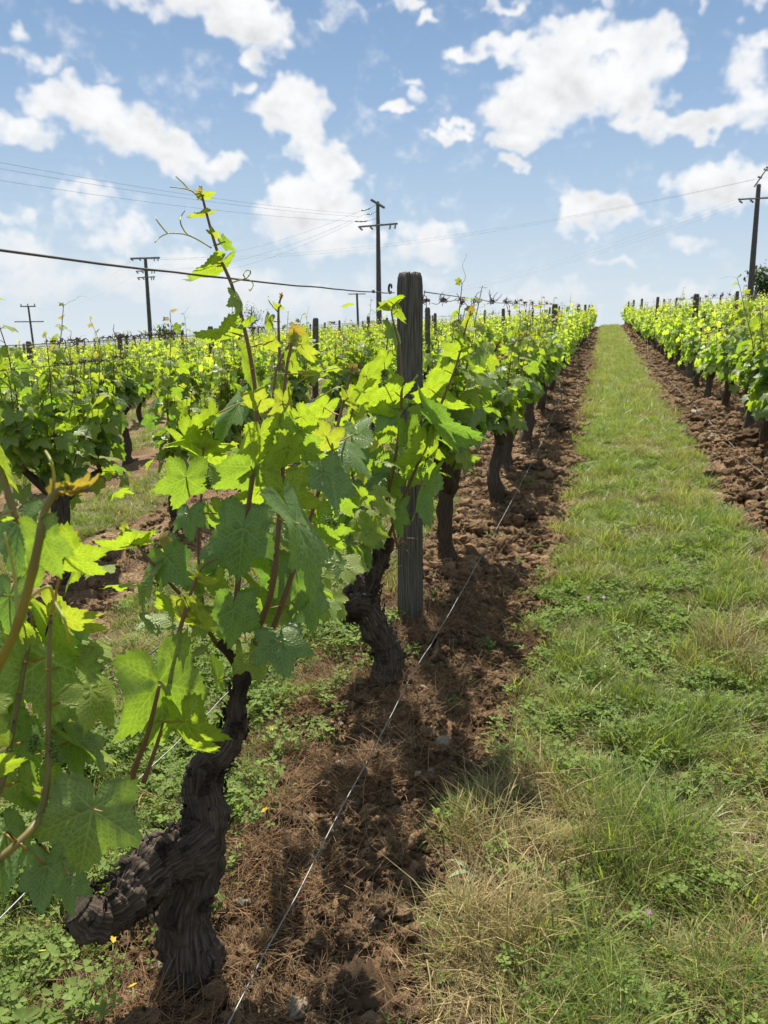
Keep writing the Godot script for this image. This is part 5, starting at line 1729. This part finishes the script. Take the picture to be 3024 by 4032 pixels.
	for f in [[-0.82, -1.86, 0.011, 0, "yellow flower standing on the leafy weed beside the thick trunk"], [-1.10, -1.30, 0.008, 0, "yellow flower low among the clover at the frame edge"], [-0.98, -1.38, 0.008, 0, "yellow flower below the stub arm of the thick vine"], [-1.04, -1.75, 0.008, 0, "yellow flower in the clover behind the stub arm"], [-0.98, -2.3, 0.008, 0, "yellow flower in the clover behind the thin upper trunk"], [-0.85, -1.25, 0.009, 0, "yellow flower at the bottom edge before the thick trunk"], [0.16, -1.68, 0.008, 1, "single pink-purple flower in the path grass"], [-0.01, -3.74, 0.008, 1, "one of two pink-purple flowers in the clover, the nearer the wire"], [0.06, -3.74, 0.008, 1, "one of two pink-purple flowers in the clover, the further from the wire"]]:
		var o := thing("wild_flower", f[4], "flower", Vector3(f[0], gy(f[0], f[1]), f[1]), "small wild flowers")
		var hgt := r.randf_range(0.05, 0.075)
		part("stem", sm, stem_mat, o, Transform3D(Basis.from_scale(Vector3(1, hgt, 1)), Vector3.ZERO))
		part("petals", pm, M.yellow if f[3] == 0 else M.purple, o, Transform3D(Basis.from_euler(Vector3(0.5, r.randf() * 6.0, 0.2)).scaled(Vector3.ONE * f[2]), Vector3(0, hgt, 0)))
	# dead stalks near the dry grass
	for k in 5:
		var x := 0.0 - 0.04 + r.randf_range(-0.05, 0.05)
		var z := -1.76 + r.randf_range(-0.06, 0.06)
		var g := Geo.new()
		g.tube([Vector3(0, -0.01, 0), Vector3(r.randf_range(-0.01, 0.01), 0.05, 0), Vector3(r.randf_range(-0.02, 0.02), r.randf_range(0.08, 0.13), 0.01)], [0.0022, 0.002, 0.0014], 5)
		single("dead_stalk", "short brown dead stalk standing in the yellow moss patch on the path", "stalk", g.mesh(), M.shoot, Transform3D(Basis(), Vector3(x, gy(x, z), z)), "dead stalks on the path")


# ---------------------------------------------------------------- posts and wires
func post_mesh(r: RandomNumberGenerator, h: float, rad: float, fine: bool) -> ArrayMesh:
	var g := Geo.new()
	var sides := 96 if fine else 14
	var hs := [-0.25, 0.02, 0.2, 0.5, 0.8, 1.1, h - 0.12, h - 0.06, h - 0.025, h - 0.005, h]
	var rs := [1.08, 1.06, 1.02, 1.0, 0.99, 0.98, 0.98, 0.97, 0.92, 0.80, 0.35]
	var grooves := FastNoiseLite.new()
	grooves.seed = r.randi()
	grooves.frequency = 1.0
	var lean := Vector2(r.randf_range(-0.03, 0.03), r.randf_range(-0.03, 0.03)) if not fine else Vector2(-0.012, 0.0)
	for k in hs.size():
		for s in sides + 1:
			var a := TAU * (s % sides) / sides
			var q: float = grooves.get_noise_3d(cos(a) * 5.0, hs[k] * 0.7, sin(a) * 5.0)
			var rr: float = rad * rs[k] * (1.0 + 0.08 * q - 0.10 * smoothstep(0.2, 0.4, grooves.get_noise_3d(cos(a) * 11.0, hs[k] * 0.5 + 9.0, sin(a) * 11.0)))
			# split from a trunk: flatter on one side
			rr *= 1.0 - 0.12 * maxf(0.0, cos(a - 0.6)) 
			g.vert(Vector3(cos(a) * rr + lean.x * hs[k] / h, hs[k] + (0.012 * q if k > 6 else 0.0), sin(a) * rr + lean.y * hs[k] / h), Vector2(float(s) / sides, hs[k]))
	for k in hs.size() - 1:
		for s in sides:
			var a := k * (sides + 1) + s
			g.quad(a, a + 1, a + sides + 2, a + sides + 1)
	var top := g.v.size()
	g.vert(Vector3(lean.x, h - 0.002, lean.y), Vector2(0.5, h))
	for s in sides:
		var a := (hs.size() - 1) * (sides + 1) + s
		g.i.append_array(PackedInt32Array([top, a, a + 1]))
	return g.mesh()

func sagging(p: Array, sag: float, per: int, jig := 0.0, r: RandomNumberGenerator = null) -> Array:
	var out := []
	for k in p.size() - 1:
		for q in per:
			var t := float(q) / per
			var v := (p[k] as Vector3).lerp(p[k + 1], t)
			v.y -= sag * 4.0 * t * (1.0 - t)
			if r and q > 0:
				v += Vector3(r.randf_range(-jig, jig), r.randf_range(-jig, jig), 0)
			out.append(v)
	out.append(p[-1])
	return out

func wire(label: String, pts: Array, rad: float, mat: Material, group: String) -> void:
	var g := Geo.new()
	var rr := []
	for k in pts.size():
		rr.append(rad)
	g.tube(pts, rr, 6)
	single("trellis_wire", label, "wire", g.mesh(), mat, Transform3D(), group)

func over(x: float, z: float, h: float) -> Vector3:
	return Vector3(x, base_y(x, z) + h, z)

func posts_and_wires() -> void:
	var r := RandomNumberGenerator.new()
	r.seed = 31
	var zs := [-3.45, -14.3, -25.1, -35.6, -45.9, -55.0]
	for row in range(-14, 4):
		var x := row_x(row)
		var nth := 0
		for k in zs.size():
			var z: float = zs[k] + (r.randf_range(-0.35, 0.35) if not (row == 0 and k == 0) else 0.0)
			var h := r.randf_range(1.42, 1.52)
			if row == 0 and k == 0:
				single("trellis_post", "tall weathered grey wooden post holding the wire in the near row", "post", post_mesh(r, 1.535, 0.057, true), M.wood, Transform3D(Basis(), over(x + 0.01, z, 0.0)), "posts of the vine rows")
				nth += 1
				continue
			if k == 0 or not seen(x, -z, 0.3):
				continue
			nth += 1
			if row == 0:
				h = 1.42
			single("trellis_post", "grey wooden post, %s up the slope in %s" % [ordinal(nth), row_name(row)], "post", post_mesh(r, h, r.randf_range(0.045, 0.06), false), M.wood, Transform3D(Basis(Vector3.UP, r.randf() * 6.0), over(x, z, 0.0)), "posts of the vine rows")
		# top and lower trellis wires
		if row < -6 or row > 2:
			continue
		var from := 0.0
		for lv in 2:
			if lv == 1 and row == 0:
				continue
			var hh := 1.45 if lv == 0 else 1.33
			if row != 0:
				hh -= 0.06
			var pts := []
			if row == 0:
				pts = [over(x, 3.0, 1.49), over(x, -0.97, 1.478), over(x, -1.7, 1.462), over(x, -2.3, 1.455), over(x - 0.01, -2.95, 1.452), over(x - 0.062, -3.42, 1.46)]
				wire("taut dark wire running to the tall weathered post from beside the camera", sagging(pts, 0.002, 6, 0.0008, r), 0.0021, M.rust, "trellis wires")
				pts = [over(x + 0.055, -3.46, 1.455)]
			else:
				pts = [over(x, -1.0 if row > -4 else -5.0, hh)]
			for z in zs:
				if z < pts[0].z - 1.0:
					pts.append(over(x, z, hh - 0.03))
			wire("%s trellis wire along %s" % ["upper" if lv == 0 else "lower", row_name(row)], sagging(pts, 0.035, 20, 0.006, r), 0.0022, M.rust, "trellis wires")
	# loose wires hanging low beside the trunks
	wire("pale galvanised wire slung low along the path side of the near row", sagging([over(-0.57, 0.6, 0.21), over(-0.56, -1.09, 0.20), over(-0.56, -2.41, 0.20), over(-0.53, -3.38, 0.2), over(-0.49, -6.36, 0.2), over(-0.51, -11.05, 0.19), over(-0.7, -14.3, 0.3)], 0.006, 8, 0.003, r), 0.0015, M.wire, "loose wires")
	wire("pale wire lying over the soil before the row across the path", sagging([over(1.22, -3.6, 0.12), over(1.18, -6.24, 0.06), over(1.12, -10.74, 0.07), over(1.0, -19.66, 0.08), over(1.2, -25.0, 0.3)], 0.01, 12, 0.006, r), 0.0022, M.wire, "loose wires")
	wire("dark cable slung low behind the thick gnarled vine", sagging([over(-1.55, 0.5, 0.26), over(-1.54, -2.24, 0.25), over(-1.51, -2.61, 0.25), over(-1.3, -8.0, 0.3)], 0.01, 8, 0.0, r), 0.0034, M.rust, "loose wires")
	wire("thin pale wire slung low behind the trunk of the thick vine", sagging([over(-1.16, 0.5, 0.2), over(-1.15, -1.71, 0.2), over(-1.13, -2.32, 0.2), over(-1.1, -6.0, 0.25)], 0.006, 8, 0.002, r), 0.0017, M.wire, "loose wires")
	# staple and knot on the tall post
	var loop := Geo.new()
	var lp := []
	for k in 13:
		var a := TAU * k / 12.0 * 0.9
		lp.append(Vector3(0.0, sin(a) * 0.018, cos(a) * 0.014) + Vector3(-0.03, 0, 0))
	loop.tube(lp, [0.003, 0.004, 0.005, 0.005, 0.005, 0.005, 0.005, 0.005, 0.005, 0.005, 0.005, 0.004, 0.003], 6)
	single("wire_loop", "dark twisted loop of wire stapled to the tall weathered post", "loop", loop.mesh(), M.rust, Transform3D(Basis(Vector3.UP, 0.7), over(ROW0 - 0.055, -3.43, 1.475)))
	var knot := lump(61, 0.5, 0.9, 6)
	single("wire_knot", "small dark knot on the taut wire before the post", "knot", knot, M.rust, Transform3D(Basis.from_scale(Vector3.ONE * 0.0065), over(ROW0 - 0.01, -2.9, 1.453)))
	# dried tendrils wound round the wires
	var clumps := []
	for k in 5:
		var g := Geo.new()
		for q in 22:
			var t := r.randf_range(-0.11, 0.11)
			var p := Vector3(0, 0, t)
			var d := Vector3(r.randf_range(-1, 1), r.randf_range(-0.8, 0.8), r.randf_range(-0.6, 0.6)).normalized()
			var pts := [p]
			var rr := [0.0030]
			var turn := r.randf_range(-1.2, 1.2)
			var free := r.randf() < 0.15
			for w in 9:
				if free:
					d = (d + Vector3(r.randf_range(-0.3, 0.3), -0.15, r.randf_range(-0.5, 0.5))).normalized()
				else:
					d = (d.rotated(Vector3(0, 0, 1), turn) + Vector3(0, 0, r.randf_range(-0.2, 0.2))).normalized()
				pts.append((pts[-1] as Vector3) + d * (0.010 if free else 0.006))
				rr.append(lerpf(0.0030, 0.0014, w / 9.0))
			g.tube(pts, rr, 4)
		clumps.append(g.mesh())
	for c in [[0, 1.44, [-3.75, -4.2, -4.75, -5.3, -6.1, -6.9, -7.8, -8.6, -9.5, -10.6, -12.0]], [-1, 1.375, [-3.95, -4.12, -4.45, -4.6, -4.75, -4.9, -5.05, -5.2, -6.6, -6.8, -7.6, -8.8]], [-1, 1.25, [-4.0, -4.15, -4.3, -4.55]], [1, 1.375, [-9.4, -10.0, -10.6, -11.3, -12.1, -13.0, -15.0, -16.5, -18.0, -20.0, -22.0]], [-2, 1.375, [-8.0, -9.2, -11.0]]]:
		var x: float = row_x(c[0])
		var nth := 0
		for z in c[2]:
			nth += 1
			single("dried_tendrils", "%s dried tendril tangle along the %s wire of %s" % [ordinal(nth), "lower" if c[1] < 1.3 else "upper", row_name(c[0])], "tendrils", clumps[r.randi() % 5], M.dry, Transform3D(Basis(Vector3(0, 0, 1), r.randf() * 6.0).scaled(Vector3.ONE * r.randf_range(0.6, 1.0)), over(x, z, c[1] - 0.01)), "dried tendrils on the wires")


# ---------------------------------------------------------------- power poles, lines, trees
func insulator() -> ArrayMesh:
	var g := Geo.new()
	var p := []
	var q := []
	for k in 9:
		p.append(Vector3(0, -0.03 * k, 0))
		q.append(0.07 if k % 2 == 1 else 0.03)
	g.tube(p, q, 10)
	return g.mesh()

func power() -> void:
	var ins := insulator()
	var names := ["dark concrete power pole with a crossarm rising behind the tall weathered post", "dark leaning power pole standing beyond the row across the path", "power pole with a wide top crossarm and two short bars, crossed by the taut wire", "slender distant pole with a single T crossarm", "thin distant pole with two crossarms, smallest on the skyline"]
	var arms := [
		[[-0.10, 0.16, Vector3(0.8, -0.3, -1.0), 0.12], [-1.35, 0.10, Vector3(2.4, 0.0, 1.4), 0.10]],
		[[0.35, 0.08, Vector3(0.5, 0.9, 0.2), 0.07], [-0.72, 0.10, Vector3(2.0, 0.0, 0.7), 0.08]],
		[[0.0, 0.12, Vector3(3.0, 0, 0.8), 0.16], [-1.15, 0.1, Vector3(2.2, 0, 1.2), 0.10], [-1.75, 0.1, Vector3(2.0, 0, 1.2), 0.10]],
		[[-0.1, 0.1, Vector3(3.2, 0, 0.5), 0.16]],
		[[0.0, 0.14, Vector3(3.2, 0, 0.6), 0.22], [-2.9, 0.12, Vector3(6.2, 0, 1.2), 0.20]]]
	var size := [[0.105, 0.20], [0.125, 0.20], [0.15, 0.24], [0.19, 0.26], [0.18, 0.24]]
	for k in POLES.size():
		var a: Array = POLES[k][0]
		var b: Array = POLES[k][1]
		var top := Vector3(a[0], a[1], a[2])
		var low := Vector3(b[0], b[1], b[2])
		var gnd := base_y(low.x, low.z)
		var dir := (low - top).normalized()
		var foot := top + dir * ((gnd - 0.6 - top.y) / dir.y)
		var o := thing("power_pole", names[k], "pole", Vector3(foot.x, gnd, foot.z), "power poles")
		var g := Geo.new()
		var loc := foot - o.position
		var tl := top - o.position
		var pts := []
		var rad := []
		for q in 9:
			var t := q / 8.0
			pts.append(loc.lerp(tl, t))
			rad.append(lerpf(size[k][1], size[k][0], t))
		pts.append(tl + Vector3(0, 0.06, 0))
		rad.append(size[k][0] * 0.7)
		g.tube(pts, rad, 8)
		part("shaft", g.mesh(), M.concrete, o)
		var line_yaw := Basis(Vector3.UP, deg_to_rad(14.7))
		for arm in arms[k]:
			var d: Vector3 = line_yaw * (arm[2] as Vector3)
			var mid := tl + Vector3(0, arm[0], 0) + line_yaw * Vector3(0, 0, size[k][0] * 0.9)
			var gb := Geo.new()
			var x := d.normalized()
			var y := Vector3.UP
			var z := x.cross(y).normalized()
			y = z.cross(x)
			gb.box(Transform3D(Basis(x, y, z), mid), Vector3(d.length(), arm[3], arm[3] * 0.8))
			part("crossarm", gb.mesh(), M.steel, o)
			if k < 3 and absf(d.y) < 0.1:
				for e in [-0.47, -0.2, 0.32, 0.45]:
					part("insulator", ins, M.glass, o, Transform3D(Basis.from_euler(Vector3(0, 0, 0.9 if e < 0.0 else -0.2)), mid + d * e - Vector3(0, 0.06, 0)))
			if k == 4 and arm[0] == 0.0:
				for e in [-0.45, 0.0, 0.45]:
					part("insulator", ins, M.glass, o, Transform3D(Basis.from_euler(Vector3(PI, 0, 0)).scaled(Vector3.ONE * 2.2), mid + d * e))
		if k == 1:
			for e in [Vector3(0.2, 0.75, 0), Vector3(0.32, 0.85, 0), Vector3(-0.1, 0.35, 0)]:
				part("insulator", ins, M.glass, o, Transform3D(Basis.from_euler(Vector3(0, 0, 1.2)), tl + line_yaw * e + Vector3(0, 0.1, 0)))
		if k == 0:
			for e in [3, 4, 5]:
				var q: Array = LINES[e][0]
				var end := Vector3(q[0], q[1], q[2]) - o.position
				var from := tl + Vector3(0, -0.05 - 0.42 * (e - 3), 0)
				var sp := []
				var sr := []
				for w in 12:
					var t := w / 11.0
					sp.append(from.lerp(end, t) - Vector3(0, 0.1 * sin(t * PI), 0))
					sr.append(0.012 if t < 0.45 else 0.045 if w % 2 == 0 else 0.02)
				var gs := Geo.new()
				gs.tube(sp, sr, 8)
				part("insulator_string", gs.mesh(), M.glass, o)
	var lines := ["highest of three power lines entering over the near row", "middle of three power lines entering over the near row", "lowest of three power lines entering over the near row", "first line strung between the two nearest dark poles", "second line strung between the two nearest dark poles", "third line strung between the two nearest dark poles", "upper long line crossing the sky behind the dark pole", "lower long line crossing the sky behind the dark pole", "faint line from the leaning pole to the slender distant pole, first", "faint line from the leaning pole to the slender distant pole, second", "faint line from the leaning pole to the slender distant pole, third", "line between the wide-armed pole and the smallest pole, first", "line between the wide-armed pole and the smallest pole, second", "upper line leaving the leaning pole at the picture's edge", "lower line leaving the leaning pole at the picture's edge"]
	for k in LINES.size():
		var a: Array = LINES[k][0]
		var b: Array = LINES[k][1]
		var pts := sagging([Vector3(a[0], a[1], a[2]), Vector3(b[0], b[1], b[2])], LINES[k][2], 24)
		var g := Geo.new()
		var rr := []
		for q in pts.size():
			rr.append(0.0055 if k < 3 else 0.005 if k < 8 else 0.003)
		g.tube(pts, rr, 5)
		single("power_line", lines[k], "power line", g.mesh(), M.line, Transform3D(), "power lines")

func tree(label: String, at: Vector3, h: float, wide: float, dense: int, col: Color, leaf: float) -> void:
	var o := thing("tree", label, "tree", at, "trees on the skyline")
	var r := RandomNumberGenerator.new()
	r.seed = int(absf(at.x) * 10.0) + 3
	var g := Geo.new()
	var f := Geo.new()
	g.tube([Vector3(0, -0.3, 0), Vector3(0.1, h * 0.3, 0), Vector3(0, h * 0.6, 0.1), Vector3(0, h * 0.9, 0)], [h * 0.03, h * 0.022, h * 0.014, h * 0.004], 8)
	var heads := []
	for k in 16:
		var a := r.randf() * TAU
		var t := r.randf_range(0.25, 0.85)
		var p := Vector3(0, h * t, 0)
		var e := p + Vector3(cos(a), r.randf_range(0.2, 0.7), sin(a)) * wide * r.randf_range(0.35, 0.9) * (1.15 - t * 0.7)
		g.tube([p, p.lerp(e, 0.5) + Vector3(0, 0.1, 0), e], [h * 0.01, h * 0.007, h * 0.003], 5)
		heads.append(e)
	for k in dense:
		var c: Vector3 = heads[r.randi() % heads.size()] + Vector3(r.randfn(), r.randfn() * 0.8, r.randfn()) * wide * 0.20
		var b := Basis.from_euler(Vector3(r.randf() * TAU, r.randf() * TAU, 0))
		var v := r.randf_range(0.7, 1.25)
		f.tint = col * v
		var s := f.v.size()
		var l := leaf * r.randf_range(0.6, 1.3)
		f.vert(c + b * Vector3(0, -l, 0), Vector2(0, 0))
		f.vert(c + b * Vector3(l * 0.55, 0, l * 0.15), Vector2(1, 0))
		f.vert(c + b * Vector3(0, l, 0), Vector2(1, 1))
		f.vert(c + b * Vector3(-l * 0.55, 0, l * 0.15), Vector2(0, 1))
		f.quad(s, s + 1, s + 2, s + 3)
	part("trunk", g.mesh(), M.bark, o)
	part("crown", f.mesh(), M.tree, o).set_meta("kind", "stuff")

func skyline() -> void:
	tree("dark bushy tree behind the foot of the leaning power pole", Vector3(10.3, base_y(10.3, -60.0) - 0.5, -60.0), 3.5, 1.7, 1700, Color(0.05, 0.085, 0.03), 0.13)
	tree("thin pale leafless-looking tree rising behind the vines", Vector3(-56.0, base_y(-56.0, -128.0), -128.0), 12.5, 4.0, 900, Color(0.14, 0.15, 0.10), 0.16)
	tree("low green tree at the foot of the wide-armed pole", Vector3(-44.5, base_y(-44.5, -80.0), -80.0), 3.6, 1.8, 900, Color(0.07, 0.12, 0.035), 0.2)
	tree("small round treetop just above the vines near the wide-armed pole", Vector3(-62.0, base_y(-62.0, -150.0), -150.0), 8.4, 3.0, 1200, Color(0.08, 0.13, 0.04), 0.3)


func _ready() -> void:
	set_camera()
	nz.seed = 2
	nz.frequency = 0.6
	nz.fractal_octaves = 3
	nf.seed = 8
	nf.frequency = 14.0
	nf.fractal_octaves = 4
	plates.seed = 12
	plates.noise_type = FastNoiseLite.TYPE_CELLULAR
	plates.cellular_return_type = FastNoiseLite.RETURN_DISTANCE2_SUB
	plates.cellular_jitter = 1.0
	plates.fractal_type = FastNoiseLite.FRACTAL_NONE
	plates.frequency = 42.0
	plates.domain_warp_enabled = true
	plates.domain_warp_amplitude = 0.012
	plates.domain_warp_frequency = 18.0
	set_sky()
	set_sun()
	make_materials()
	build_ground()
	power()
	skyline()
	make_leaf_shapes()
	posts_and_wires()
	near_vines()
	plant_vineyard()
	ground_things()
	ground_cover()
